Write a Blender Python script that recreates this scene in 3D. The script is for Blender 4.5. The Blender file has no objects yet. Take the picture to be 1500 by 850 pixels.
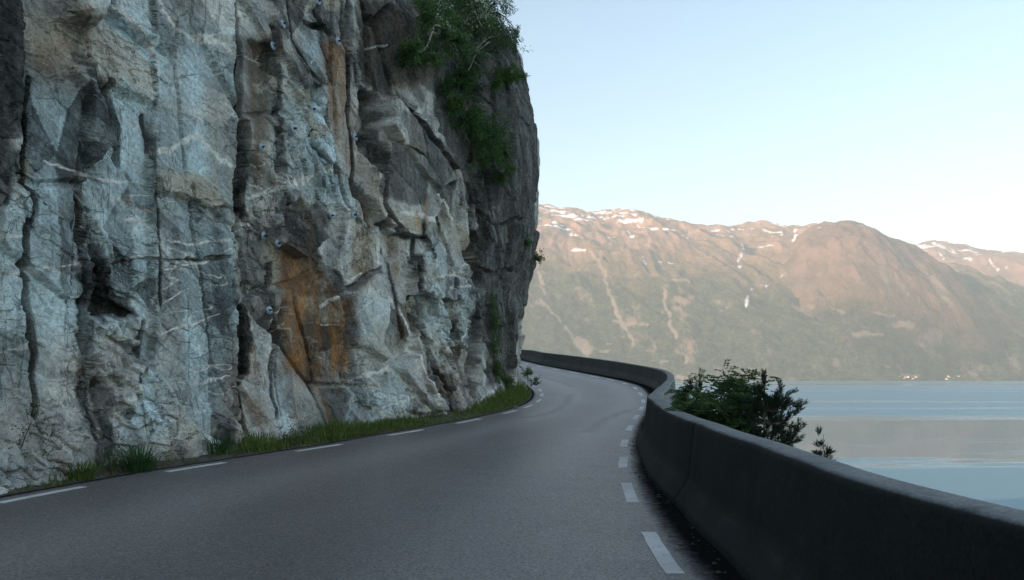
import bpy, bmesh, math, random
import numpy as np
from mathutils import Vector, Matrix
from mathutils.bvhtree import BVHTree

# ------------------------------------------------------------------ camera, sky, sun, exposure
SC = bpy.context.scene
COL = SC.collection
FPX, HZ, CAMZ = 1200.0, 553.0, 1.2          # focal length in px of the 1500 px photo, horizon row, eye height
SUN_EL, SUN_AZ = math.radians(13.0), math.radians(-122.0)   # azimuth from +Y, clockwise positive (towards +X)
SKY_STRENGTH, SUN_STRENGTH, EXPOSURE = 0.15, 4.8, 1.08
HAZE = 8e-5

cam_d = bpy.data.cameras.new("camera"); cam = bpy.data.objects.new("camera", cam_d); COL.objects.link(cam)
cam.location = (0, 0, CAMZ); cam.rotation_euler = (math.pi/2, 0, 0)
cam_d.sensor_fit = 'HORIZONTAL'; cam_d.sensor_width = 36.0; cam_d.lens = 36.0*FPX/1500.0
cam_d.shift_y = (HZ-425.0)/1500.0
cam_d.clip_start = 0.05; cam_d.clip_end = 60000
SC.camera = cam

W = bpy.data.worlds.new("World"); SC.world = W; W.use_nodes = True
wn = W.node_tree.nodes; wl = W.node_tree.links
bgn = wn.get("Background") or wn.new("ShaderNodeBackground")
sky = wn.new("ShaderNodeTexSky"); sky.sky_type = 'NISHITA'; sky.sun_disc = False
sky.sun_elevation = SUN_EL; sky.sun_rotation = SUN_AZ; sky.altitude = 0
sky.air_density = 1.15; sky.dust_density = 0.5; sky.ozone_density = 1.1
wl.new(sky.outputs[0], bgn.inputs[0]); bgn.inputs[1].default_value = SKY_STRENGTH

sun_d = bpy.data.lights.new("sun", 'SUN'); sun = bpy.data.objects.new("sun", sun_d); COL.objects.link(sun)
sun_d.energy = SUN_STRENGTH; sun_d.angle = math.radians(0.5); sun_d.color = (1.0, 0.66, 0.45)
sdir = Vector((math.sin(SUN_AZ)*math.cos(SUN_EL), math.cos(SUN_AZ)*math.cos(SUN_EL), math.sin(SUN_EL)))
sun.rotation_euler = sdir.to_track_quat('Z', 'Y').to_euler()

SC.view_settings.view_transform = 'Standard'; SC.view_settings.look = 'None'
SC.view_settings.gamma = 1.0; SC.view_settings.exposure = EXPOSURE
SC.render.engine = 'CYCLES'
SC.cycles.use_denoising = True
SC.cycles.max_bounces = 6; SC.cycles.diffuse_bounces = 3; SC.cycles.glossy_bounces = 3
SC.cycles.volume_bounces = 1; SC.cycles.transparent_max_bounces = 8
SC.cycles.sample_clamp_indirect = 4.0
rng = np.random.default_rng(7)
random.seed(7)

# ------------------------------------------------------------------ numeric helpers
def hsh(ix, iy, seed):
    n = (ix.astype(np.int64)*374761393 + iy.astype(np.int64)*668265263 + seed*974711 + 12345) & 0xffffffff
    n = ((n ^ (n >> 13))*1274126177) & 0xffffffff
    n = ((n ^ (n >> 15))*2246822519) & 0xffffffff
    n = n ^ (n >> 16)
    return n.astype(np.float64)/4294967296.0

def vnoise(x, y, seed=0):
    ix = np.floor(x); iy = np.floor(y); fx = x-ix; fy = y-iy
    ux = fx*fx*fx*(fx*(fx*6-15)+10); uy = fy*fy*fy*(fy*(fy*6-15)+10)
    a = hsh(ix, iy, seed); b = hsh(ix+1, iy, seed); c = hsh(ix, iy+1, seed); d = hsh(ix+1, iy+1, seed)
    return (a+(b-a)*ux+(c-a)*uy+(a-b-c+d)*ux*uy)*2-1

def fbm(x, y, seed=0, octv=4, gain=.5, lac=2.03):
    r = np.zeros_like(x); a = 1.0; t = 0.0
    for o in range(octv):
        r += a*vnoise(x+17.3*o, y-9.1*o, seed+o*31); t += a; a *= gain; x = x*lac; y = y*lac
    return r/t

def ridged(x, y, seed=0, octv=4):
    r = np.zeros_like(x); a = 1.0; t = 0.0
    for o in range(octv):
        r += a*(1-np.abs(vnoise(x+11.7*o, y+5.3*o, seed+o*17))*2); t += a; a *= .5; x = x*2.07; y = y*2.07
    return r/t

def voro(x, y, seed=0, jit=.9):
    """nearest cell of a jittered grid: F1, F2, cell hash pair, offset to the cell centre"""
    ix = np.floor(x); iy = np.floor(y)
    d1 = np.full(x.shape, 9e9); d2 = np.full(x.shape, 9e9); cx = np.zeros_like(x); cy = np.zeros_like(x)
    ci = np.zeros_like(x); cj = np.zeros_like(x)
    for i in (-1, 0, 1):
        for j in (-1, 0, 1):
            a = ix+i; b = iy+j
            px = a+.5+(hsh(a, b, seed)-.5)*jit; py = b+.5+(hsh(a, b, seed+91)-.5)*jit
            d = (px-x)**2+(py-y)**2
            m = d < d1
            d2 = np.where(m, d1, np.minimum(d2, d)); d1 = np.where(m, d, d1)
            cx = np.where(m, px, cx); cy = np.where(m, py, cy); ci = np.where(m, a, ci); cj = np.where(m, b, cj)
    return np.sqrt(d1), np.sqrt(d2), ci, cj, x-cx, y-cy

def facets(x, y, seed, tilt=.4):
    """stepped, randomly tilted planes on a cellular pattern, about -1..1"""
    d1, d2, ci, cj, dx, dy = voro(x, y, seed)
    o = hsh(ci, cj, seed+5)*2-1; gx = hsh(ci, cj, seed+6)*2-1; gy = hsh(ci, cj, seed+7)*2-1
    return o*.6+tilt*2*(gx*dx+gy*dy), d2-d1, hsh(ci, cj, seed+8)

def sstep(a, b, x):
    t = np.clip((x-a)/(b-a), 0, 1); return t*t*(3-2*t)

def blocks(x, y, seed, tilt=.5, off=.5, bw=.2, jit=.95):
    """randomly tilted planes on a cellular pattern, joined by short bevels: angular blocks"""
    ix = np.floor(x); iy = np.floor(y)
    d1 = np.full(x.shape, 9e9); d2 = np.full(x.shape, 9e9); h1 = np.zeros_like(x); h2 = np.zeros_like(x); t1 = np.zeros_like(x)
    for i in (-1, 0, 1):
        for j in (-1, 0, 1):
            a = ix+i; b = iy+j
            dx = x-(a+.5+(hsh(a, b, seed)-.5)*jit); dy = y-(b+.5+(hsh(a, b, seed+91)-.5)*jit)
            d = np.sqrt(dx*dx+dy*dy)
            h = off*(hsh(a, b, seed+5)*2-1)+tilt*2*((hsh(a, b, seed+6)*2-1)*dx+(hsh(a, b, seed+7)*2-1)*dy)
            m = d < d1; m2 = (~m) & (d < d2)
            h2 = np.where(m, h1, np.where(m2, h, h2)); d2 = np.where(m, d1, np.where(m2, d, d2))
            h1 = np.where(m, h, h1); d1 = np.where(m, d, d1); t1 = np.where(m, hsh(a, b, seed+8), t1)
    w = .5*(1-np.clip((d2-d1)/bw, 0, 1))
    return h1*(1-w)+h2*w, d2-d1, t1

def hsh3(ix, iy, iz, seed):
    return hsh(ix+iz*57.0, iy+iz*131.0, seed+7)

def vnoise3(x, y, z, seed=0):
    ix = np.floor(x); iy = np.floor(y); iz = np.floor(z); u = x-ix; v = y-iy; w = z-iz
    u = u*u*(3-2*u); v = v*v*(3-2*v); w = w*w*(3-2*w); r = 0
    for k in (0, 1):
        a = hsh3(ix, iy, iz+k, seed); b = hsh3(ix+1, iy, iz+k, seed); c = hsh3(ix, iy+1, iz+k, seed); e = hsh3(ix+1, iy+1, iz+k, seed)
        r = r+(a+(b-a)*u+(c-a)*v+(a-b-c+e)*u*v)*(w if k else 1-w)
    return r*2-1

def blocks3(x, y, z, seed, tilt=.6, off=.5, bw=.15, jit=.9):
    ix = np.floor(x); iy = np.floor(y); iz = np.floor(z)
    d1 = np.full(x.shape, 9e9); d2 = np.full(x.shape, 9e9); h1 = np.zeros_like(x); h2 = np.zeros_like(x); t1 = np.zeros_like(x)
    for i in (-1, 0, 1):
        for j in (-1, 0, 1):
            for k in (-1, 0, 1):
                a = ix+i; b = iy+j; c = iz+k
                q0 = hsh3(a, b, c, seed); q1 = hsh3(a, b, c, seed+1); q2 = hsh3(a, b, c, seed+2)
                dx = x-(a+.5+(q0-.5)*jit); dy = y-(b+.5+(q1-.5)*jit); dz = z-(c+.5+(q2-.5)*jit)
                d = np.sqrt(dx*dx+dy*dy+dz*dz)
                m = d < d1; m2 = (~m) & (d < d2); near = m | m2
                f0 = (q0*7.31) % 1*2-1; f1 = (q1*5.77) % 1*2-1; f2 = (q2*9.13) % 1*2-1
                h = off*((q0*13.7+q1*3.1) % 1*2-1)+tilt*2*(f0*dx+f1*dy+f2*dz)
                h2 = np.where(m, h1, np.where(m2, h, h2)); d2 = np.where(m, d1, np.where(m2, d, d2))
                h1 = np.where(m, h, h1); d1 = np.where(m, d, d1); t1 = np.where(m, (q1*17.9+q2*3.3) % 1, t1)
    w = .5*(1-np.clip((d2-d1)/bw, 0, 1))
    return h1*(1-w)+h2*w, d2-d1, t1

def spline(pts, step=.2):
    """Catmull-Rom through pts, resampled evenly by arc length"""
    P = np.array(pts, float); P = np.vstack([2*P[0]-P[1], P, 2*P[-1]-P[-2]])
    out = []
    for i in range(1, len(P)-2):
        t = np.linspace(0, 1, 24, endpoint=False)[:, None]
        p0, p1, p2, p3 = P[i-1], P[i], P[i+1], P[i+2]
        out.append(.5*((2*p1)+(-p0+p2)*t+(2*p0-5*p1+4*p2-p3)*t*t+(-p0+3*p1-3*p2+p3)*t**3))
    out.append(P[-2][None]); Q = np.vstack(out)
    s = np.r_[0, np.cumsum(np.linalg.norm(np.diff(Q, axis=0), axis=1))]
    n = max(3, int(s[-1]/step)); si = np.linspace(0, s[-1], n)
    return np.stack([np.interp(si, s, Q[:, k]) for k in range(Q.shape[1])], 1), si

def left_normals(P):
    T = np.gradient(P[:, :2], axis=0); T /= np.linalg.norm(T, axis=1)[:, None]
    return np.stack([-T[:, 1], T[:, 0]], 1)

def zroad(x, y):
    y = np.asarray(y, float); x = np.asarray(x, float)
    yc = np.clip(y, 0, 52); xc = np.clip(x, -6, 6)
    z = -0.00722507*yc+0.00124576*yc**2+0.00375296*xc+0.00020854*xc*yc-0.049289e-4*yc**3
    return z+np.maximum(y-52, 0)*.05

def ray(px, py):
    return np.array([(px-750.0)/FPX, 1.0, (HZ-py)/FPX])

def on_road(px, py):
    r = ray(px, py); d = np.linspace(1.5, 90, 9000)
    g = CAMZ+r[2]*d-zroad(r[0]*d, d)
    k = np.argmax(g < 0) if (g < 0).any() else len(d)-1
    return np.array([r[0]*d[k], d[k]])

# ------------------------------------------------------------------ object helpers
def link(name, me, mat=None, parent=None):
    o = bpy.data.objects.new(name, me); COL.objects.link(o)
    if mat: me.materials.append(mat)
    if parent: o.parent = parent
    return o

def arrmesh(name, V, F, smooth=False):
    """V (n,3), F (m,3|4) or list of such arrays"""
    me = bpy.data.meshes.new(name)
    Fs = F if isinstance(F, list) else [F]
    me.vertices.add(len(V)); me.vertices.foreach_set("co", np.ascontiguousarray(V, dtype=np.float32).ravel())
    nl = sum(f.size for f in Fs); nf = sum(len(f) for f in Fs)
    me.loops.add(nl); me.polygons.add(nf)
    li = np.concatenate([f.ravel() for f in Fs]).astype(np.int32)
    ls = np.concatenate([np.full(len(f), f.shape[1]) for f in Fs]); st = np.r_[0, np.cumsum(ls)[:-1]].astype(np.int32)
    me.loops.foreach_set("vertex_index", li); me.polygons.foreach_set("loop_start", st)
    me.polygons.foreach_set("use_smooth", np.full(nf, smooth))
    me.update(calc_edges=True); me.validate(verbose=False)
    return me

def setattr_f(me, name, arr):
    a = me.attributes.new(name, 'FLOAT', 'POINT'); a.data.foreach_set("value", np.ascontiguousarray(arr, dtype=np.float32).ravel())

def gridfaces(nr, nc):
    i = np.arange((nr-1)*nc).reshape(nr-1, nc)[:, :-1].ravel()
    return np.stack([i, i+1, i+nc+1, i+nc], 1)

def tag(o, label=None, cat=None, group=None, kind=None):
    if label: o['label'] = label
    if cat: o['category'] = cat
    if group: o['group'] = group
    if kind: o['kind'] = kind
    return o

def empty(name, loc, rot=None):
    o = bpy.data.objects.new(name, None); COL.objects.link(o); o.location = loc
    if rot is not None: o.rotation_euler = rot
    o.empty_display_size = .2
    return o

class Tubes:
    """tapered tubes collected into one mesh"""
    def __init__(s): s.V = []; s.F = []; s.n = 0
    def add(s, pts, r0, r1, k=5):
        P = np.array(pts, float); n = len(P)
        T = np.gradient(P, axis=0); T /= np.linalg.norm(T, axis=1)[:, None]+1e-9
        ref = np.where(np.abs(T[:, 2:3]) > .9, np.array([[1., 0, 0]]), np.array([[0, 0, 1.]]))
        A = np.cross(T, ref); A /= np.linalg.norm(A, axis=1)[:, None]+1e-9; B = np.cross(T, A)
        R = np.linspace(r0, r1, n)
        a = np.arange(k)*2*math.pi/k
        V = P[:, None]+R[:, None, None]*(np.cos(a)[None, :, None]*A[:, None]+np.sin(a)[None, :, None]*B[:, None])
        s.V.append(V.reshape(-1, 3))
        i = np.arange(n-1)[:, None]*k; j = np.arange(k)[None]; j2 = (j+1) % k
        s.F.append(np.stack([i+j, i+j2, i+k+j2, i+k+j], 2).reshape(-1, 4)+s.n); s.n += n*k
    def build(s, name, mat, parent=None):
        return link(name, arrmesh(name, np.vstack(s.V), np.vstack(s.F), True), mat, parent)

# ------------------------------------------------------------------ materials
class NT:
    def __init__(s, name):
        s.m = bpy.data.materials.new(name); s.m.use_nodes = True
        s.t = s.m.node_tree; s.n = s.t.nodes; s.l = s.t.links
        s.b = s.n.get("Principled BSDF"); s.out = s.n.get("Material Output")
    def node(s, typ, **kw):
        n = s.n.new(typ)
        for k, v in kw.items(): setattr(n, k, v)
        return n
    def put(s, sock, v):
        if v is None: return
        if hasattr(v, 'is_linked') or isinstance(v, bpy.types.NodeSocket): s.l.new(v, sock)
        else:
            if sock.type == 'RGBA' and len(v) == 3: v = (*v, 1)
            sock.default_value = v
    def obj(s): return s.node("ShaderNodeTexCoord").outputs["Object"]
    def mapping(s, vec, scale=(1, 1, 1), rot=(0, 0, 0)):
        n = s.node("ShaderNodeMapping"); s.put(n.inputs[0], vec); n.inputs[3].default_value = scale; n.inputs[2].default_value = rot
        return n.outputs[0]
    def noise(s, vec, scale=1, detail=4, rough=.55, dist=0):
        n = s.node("ShaderNodeTexNoise"); s.put(n.inputs["Vector"], vec); n.inputs["Scale"].default_value = scale
        n.inputs["Detail"].default_value = detail; n.inputs["Roughness"].default_value = rough; n.inputs["Distortion"].default_value = dist
        return n.outputs["Fac"]
    def vor(s, vec, scale=1, feature='F1', out="Distance", rand=1):
        n = s.node("ShaderNodeTexVoronoi", feature=feature); s.put(n.inputs["Vector"], vec); n.inputs["Scale"].default_value = scale
        n.inputs["Randomness"].default_value = rand
        return n.outputs[out]
    def attr(s, name): return s.node("ShaderNodeAttribute", attribute_name=name).outputs["Fac"]
    def math_vec(s, vec, off):
        n = s.node("ShaderNodeVectorMath", operation='ADD'); s.put(n.inputs[0], vec); n.inputs[1].default_value = (off, off*.7, off*.3)
        return n.outputs[0]
    def ramp(s, v, a, b, lo=0., hi=1.):
        n = s.node("ShaderNodeMapRange", interpolation_type='SMOOTHSTEP'); s.put(n.inputs[0], v)
        n.inputs[1].default_value = a; n.inputs[2].default_value = b; n.inputs[3].default_value = lo; n.inputs[4].default_value = hi
        return n.outputs[0]
    def math(s, op, a, b=None, c=None, clamp=False):
        n = s.node("ShaderNodeMath", operation=op, use_clamp=clamp); s.put(n.inputs[0], a); s.put(n.inputs[1], b); s.put(n.inputs[2], c)
        return n.outputs[0]
    def mix(s, f, a, b, blend='MIX'):
        n = s.node("ShaderNodeMix", data_type='RGBA', blend_type=blend); s.put(n.inputs[0], f); s.put(n.inputs[6], a); s.put(n.inputs[7], b)
        return n.outputs[2]
    def mul(s, col, v):
        n = s.node("ShaderNodeVectorMath", operation='SCALE'); s.put(n.inputs[0], col); s.put(n.inputs[3], v)
        return n.outputs[0]
    def bump(s, h, strength=.5, dist=.02, normal=None):
        n = s.node("ShaderNodeBump"); s.put(n.inputs["Height"], h); n.inputs["Strength"].default_value = strength
        n.inputs["Distance"].default_value = dist; s.put(n.inputs["Normal"], normal)
        return n.outputs[0]
    def done(s, col=None, rough=.8, normal=None, spec=None, metal=None):
        s.put(s.b.inputs["Base Color"], col); s.put(s.b.inputs["Roughness"], rough); s.put(s.b.inputs["Normal"], normal)
        if spec is not None: s.b.inputs["Specular IOR Level"].default_value = spec
        if metal is not None: s.b.inputs["Metallic"].default_value = metal
        return s.m

def rock_material():
    t = NT("cliff_rock"); o = t.obj()
    a = {k: t.attr(k) for k in ("rust", "pale", "vein", "dark", "tone", "blue", "brown")}
    big = t.noise(o, .35, 3); med = t.noise(o, 2.2, 5, .6); fine = t.noise(o, 16, 6, .7); speck = t.noise(o, 70, 3, .7)
    streak = t.noise(t.mapping(o, (5, 5, .45)), 1.0, 5, .6)
    fol = t.noise(t.mapping(o, (1.5, 1.0, 2.2), (.6, 0, 0)), 1.5, 6, .7)
    col = t.mix(t.ramp(med, .35, .65), (.310, .325, .318), (.475, .470, .435))
    col = t.mix(a["blue"], col, t.mix(fine, (.285, .370, .390), (.430, .520, .540)))
    col = t.mix(t.math('MULTIPLY', t.ramp(fol, .5, .72), .45), col, (.60, .585, .55))
    col = t.mix(t.math('MULTIPLY', t.ramp(big, .5, .72), .22), col, (.27, .225, .17))
    brn = t.math('MULTIPLY', a["brown"], t.ramp(streak, .2, .6, .55, 1))
    col = t.mix(brn, col, t.mix(t.ramp(streak, .35, .65), (.10, .080, .058), (.21, .155, .105)))
    col = t.mul(col, a["tone"])
    pal = t.math('MULTIPLY', a["pale"], t.ramp(fine, .3, .6, .45, 1))
    col = t.mix(pal, col, t.mix(t.ramp(med, .35, .65), (.68, .64, .53), (.50, .43, .32)))
    col = t.mix(t.math('MULTIPLY', a["vein"], t.ramp(fine, .25, .5, .45, 1)), col, (.88, .87, .82))
    rs = t.math('MULTIPLY', a["rust"], t.ramp(streak, .25, .6, .5, 1))
    col = t.mix(t.math('MULTIPLY', rs, .85), col, t.mix(t.ramp(med, .35, .65), (.47, .225, .065), (.19, .092, .036)))
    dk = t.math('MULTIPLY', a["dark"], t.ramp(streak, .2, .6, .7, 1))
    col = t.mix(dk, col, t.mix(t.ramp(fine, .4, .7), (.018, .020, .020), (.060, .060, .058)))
    lich = t.math('MULTIPLY', t.ramp(t.noise(o, 9, 5, .75), .62, .70), .5)
    col = t.mix(lich, col, (.50, .50, .47))
    col = t.mul(col, t.ramp(t.math('ADD', t.math('MULTIPLY', fine, .6), t.math('MULTIPLY', speck, .4)), .28, .72, .55, 1.45))
    h = t.math('ADD', t.math('MULTIPLY', fine, 1.0), t.math('MULTIPLY', speck, .35))
    def lines(scale, rot, sc, w, seed_off):
        n = t.noise(t.mapping(t.math_vec(o, seed_off), scale, rot), sc, 4, .55)
        return t.ramp(t.math('ABSOLUTE', t.math('SUBTRACT', n, .5)), w*.4, w, 1, 0)
    g1 = t.ramp(t.noise(o, .8, 3), .46, .58); g2 = t.ramp(t.noise(t.math_vec(o, 31.0), 1.1, 3), .48, .60); g3 = t.ramp(t.noise(t.math_vec(o, 57.0), 1.0, 3), .50, .62)
    cr = t.math('MAXIMUM', t.math('MULTIPLY', lines((1.4, 1.4, .35), (0, .12, 0), 1.3, .010, 0.0), g1), t.math('MULTIPLY', lines((1.2, .5, 1.9), (.75, 0, 0), 1.5, .012, 11.0), g2))
    cr = t.math('MAXIMUM', cr, t.math('MULTIPLY', lines((1, 1, 2.4), (-.35, .1, 0), 1.2, .008, 23.0), g3))
    col = t.mix(t.math('MULTIPLY', cr, .38), col, (.035, .033, .030))
    h = t.math('ADD', h, t.math('MULTIPLY', cr, -.7))
    return t.done(col, .82, t.bump(h, 1.0, .045), spec=.3)

def asphalt_material():
    t = NT("asphalt"); o = t.obj(); ed = t.attr("edge"); wear = t.attr("wear")
    big = t.noise(t.mapping(o, (1, .35, 1)), .8, 4); ag = t.vor(o, 90, 'F1', "Color"); sp = t.noise(o, 60, 4, .8)
    bw = t.node("ShaderNodeSeparateColor"); t.put(bw.inputs[0], ag)
    col = t.mix(t.ramp(big, .3, .7), (.118, .105, .098), (.162, .145, .135))
    col = t.mix(wear, col, (.232, .210, .196))
    col = t.mul(col, t.ramp(bw.outputs[0], 0, 1, .68, 1.35))
    col = t.mul(col, t.ramp(sp, .3, .7, .6, 1.4))
    col = t.mul(col, t.ramp(t.noise(o, 28, 3, .7), .3, .7, .82, 1.18))
    col = t.mix(t.math('MULTIPLY', t.ramp(bw.outputs[1], .9, .97), .5), col, (.36, .34, .33))
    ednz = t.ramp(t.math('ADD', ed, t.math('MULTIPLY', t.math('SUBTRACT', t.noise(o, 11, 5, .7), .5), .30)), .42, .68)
    col = t.mix(ednz, col, (.014, .014, .014))  # dark gutter dirt; beside the barrier it also paints a clean shadow
    col = t.mix(t.math('MULTIPLY', t.attr("skid"), .6), col, (.045, .043, .046))
    h = t.math('ADD', bw.outputs[0], t.math('MULTIPLY', sp, .8))
    rg = t.math('ADD', t.ramp(bw.outputs[2], 0, 1, .36, .62), t.math('MULTIPLY', ednz, .6), clamp=True)
    t.put(t.b.inputs["Specular IOR Level"], t.math('MULTIPLY', t.math('SUBTRACT', 1.0, ednz), .75))
    return t.done(col, rg, t.bump(h, .5, .005))

def simple(name, c1, c2, scale=3., rough=.8, bump=.3, bd=.01, detail=5, spec=.3, stretch=(1, 1, 1), metal=None):
    t = NT(name); o = t.mapping(t.obj(), stretch); n = t.noise(o, scale, detail, .6)
    return t.done(t.mix(t.ramp(n, .3, .7), c1, c2), rough, t.bump(n, bump, bd) if bump else None, spec, metal)

def leaf_material(name, c1, c2, c3=None, trans=.38):
    t = NT(name); v = t.attr("var")
    col = t.mix(v, c1, c2)
    if c3: col = t.mix(t.ramp(v, .86, .97), col, c3)
    t.put(t.b.inputs["Base Color"], col); t.b.inputs["Roughness"].default_value = .6; t.b.inputs["Specular IOR Level"].default_value = .25
    tr = t.node("ShaderNodeBsdfTranslucent"); t.put(tr.inputs[0], col)
    mx = t.node("ShaderNodeMixShader"); mx.inputs[0].default_value = trans
    t.l.new(t.b.outputs[0], mx.inputs[1]); t.l.new(tr.outputs[0], mx.inputs[2]); t.l.new(mx.outputs[0], t.out.inputs[0])
    return t.m

def paint_material():
    t = NT("road_paint"); o = t.obj(); n = t.noise(o, 14, 6, .75); sp = t.noise(o, 85, 3, .7); b = t.noise(o, 2.5, 4, .6)
    col = t.mix(t.ramp(b, .3, .7), (.58, .565, .53), (.76, .75, .72))
    worn = t.math('MAXIMUM', t.ramp(n, .58, .68, 0, .7), t.ramp(sp, .62, .72, 0, .6))
    return t.done(t.mix(worn, col, (.15, .14, .135)), .65, t.bump(sp, .5, .003), spec=.4)

def concrete_material():
    t = NT("barrier_concrete"); o = t.obj()
    n1 = t.noise(o, 1.3, 5, .6); n2 = t.noise(t.mapping(o, (7, 7, .5)), 1, 4, .6); sp = t.noise(o, 55, 4, .7); pits = t.vor(o, 38)
    lit_mix = t.ramp(t.math('ADD', t.attr("painted_lit"), t.math('MULTIPLY', t.math('SUBTRACT', n1, .5), .5)), .35, .75)  # light painted in: top and sloped foot pale, faces near black as shaded
    col = t.mix(lit_mix, t.mix(t.ramp(n1, .3, .7), (.013, .016, .015), (.024, .028, .026)), t.mix(t.ramp(n1, .3, .7), (.145, .158, .158), (.205, .213, .208)))
    col = t.mix(t.ramp(n2, .5, .75, 0, .6), col, (.022, .028, .026))
    col = t.mix(t.ramp(t.noise(o, 8, 5, .7), .64, .74, 0, .15), col, (.12, .125, .12))
    col = t.mul(col, t.ramp(sp, .3, .7, .7, 1.3))
    h = t.math('ADD', sp, t.ramp(pits, .0, .12, -.8, 0))
    return t.done(col, .8, t.bump(h, .5, .006), spec=.3)

def mountain_material():
    t = NT("mountain_slope"); o = t.obj(); hgt = t.attr("height"); snow = t.attr("snow"); trk = t.attr("track")
    n1 = t.noise(t.mapping(o, (1, 1, 1)), .0016, 6, .62); n2 = t.noise(t.mapping(o, (1, .4, .5)), .012, 6, .7); n3 = t.noise(o, .05, 5, .7)
    forest = t.mix(t.ramp(n3, .35, .65), (.040, .050, .026), (.090, .098, .048))
    rockc = t.mix(t.ramp(n2, .35, .65), (.17, .115, .090), (.34, .225, .170))
    moor = t.mix(t.ramp(n3, .35, .65), (.14, .105, .060), (.24, .165, .105))
    f = t.math('ADD', hgt, t.math('MULTIPLY', t.math('SUBTRACT', n1, .5), .9))
    forest = t.mul(forest, t.ramp(t.noise(t.mapping(o, (1, .5, 1)), .02, 5, .75), .3, .7, .55, 1.5))
    col = t.mix(t.ramp(f, .30, .55), forest, moor)
    col = t.mix(t.ramp(t.math('ADD', f, t.math('MULTIPLY', t.math('SUBTRACT', n2, .5), 1.0)), .52, .85), col, rockc)
    scr = t.ramp(t.noise(t.mapping(o, (1, .4, .9)), .0055, 5, .65), .57, .66, 0, .75)
    col = t.mix(scr, col, (.27, .20, .16))
    col = t.mix(trk, col, (.34, .275, .22))
    col = t.mul(col, t.attr("pale"))
    col = t.mix(snow, col, (.82, .83, .85))
    return t.done(col, .9, t.bump(t.math('ADD', n2, n3), .6, 25.0), spec=.1)

def water_material():
    t = NT("fjord_water"); o = t.obj()
    b1 = t.noise(t.mapping(o, (.00045, .0035, 1)), 1, 4, .55); b2 = t.noise(t.mapping(o, (.0025, .02, 1)), 1, 4, .6)
    band = t.ramp(t.math('ADD', b1, t.math('MULTIPLY', t.math('SUBTRACT', b2, .5), .25)), .42, .49)
    sy = t.node("ShaderNodeSeparateXYZ"); t.put(sy.inputs[0], o)
    yy = t.math('ADD', sy.outputs[1], t.math('MULTIPLY', t.math('SUBTRACT', t.noise(t.mapping(o, (.004, .02, 1)), 1, 6, .7), .5), 330.0))
    slick = t.math('MULTIPLY', t.ramp(yy, 195, 290), t.ramp(yy, 500, 360))
    band = t.math('MAXIMUM', band, t.ramp(yy, 235, 205)); band = t.math('MULTIPLY', band, t.math('SUBTRACT', 1.0, slick))
    rough = t.math('ADD', t.math('MULTIPLY', band, .40), .07)
    w1 = t.noise(t.mapping(o, (.5, 1, 1)), .55, 5, .6)
    nb = t.node("ShaderNodeBump"); t.put(nb.inputs["Height"], w1); nb.inputs["Distance"].default_value = .12
    t.put(nb.inputs["Strength"], t.math('ADD', t.math('MULTIPLY', band, .5), .05))
    t.b.inputs["IOR"].default_value = 1.40
    return t.done((.130, .245, .290), rough, nb.outputs[0], spec=.5)

M = {
    'rock': rock_material(), 'asphalt': asphalt_material(), 'concrete': concrete_material(),
    'paint': paint_material(),
    'soil': simple('verge_soil', (.05, .045, .035), (.12, .105, .085), 6, .95, .8, .04),
    'boulder': simple('boulder_rock', (.15, .165, .17), (.30, .31, .31), 8, .85, .8, .02, 6),
    'bank': simple('embankment_rock', (.06, .065, .055), (.20, .20, .185), 1.2, .9, .9, .15, 8),
    'grass': leaf_material('grass_blades', (.095, .160, .036), (.205, .265, .070), (.38, .34, .16)),
    'birch': leaf_material('birch_leaves', (.050, .120, .042), (.125, .220, .070)),
    'juniper': leaf_material('juniper_needles', (.028, .068, .030), (.070, .130, .050), None, .1),
    'bush': leaf_material('bush_leaves', (.036, .100, .034), (.110, .200, .058)),
    'rowan': leaf_material('rowan_leaves', (.032, .082, .030), (.095, .165, .052), (.18, .22, .07)),
    'pine': leaf_material('pine_needles', (.012, .026, .016), (.026, .050, .026), None, .1),
    'ivy': leaf_material('climber_leaves', (.040, .105, .026), (.105, .190, .048)),
    'bark': simple('bark', (.05, .04, .03), (.11, .09, .07), 12, .9, .6, .01),
    'birchbark': simple('birch_bark', (.40, .38, .35), (.62, .60, .56), 9, .8, .3, .004, 5, .3, (1, 1, 3)),
    'deadwood': simple('dead_wood', (.13, .115, .10), (.24, .22, .20), 14, .9, .4, .004),
    'stalk': simple('dry_stalk', (.05, .035, .022), (.10, .075, .05), 14, .9, .3, .003),
    'plate': simple('galvanised_plate', (.22, .29, .37), (.36, .44, .52), 22, .5, .2, .002, 4, .5, (1, 1, 1), .35),
    'nut': simple('bolt_steel', (.035, .04, .05), (.09, .10, .12), 30, .55, .2, .002, 3, .5, (1, 1, 1), .6),
    'mountain': mountain_material(), 'water': water_material(),
    'house_wall': simple('house_paint', (.50, .46, .38), (.66, .61, .52), .3, .7, 0),
    'house_roof': simple('house_roof_tile', (.10, .07, .06), (.22, .14, .11), .5, .8, 0),
}

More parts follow.
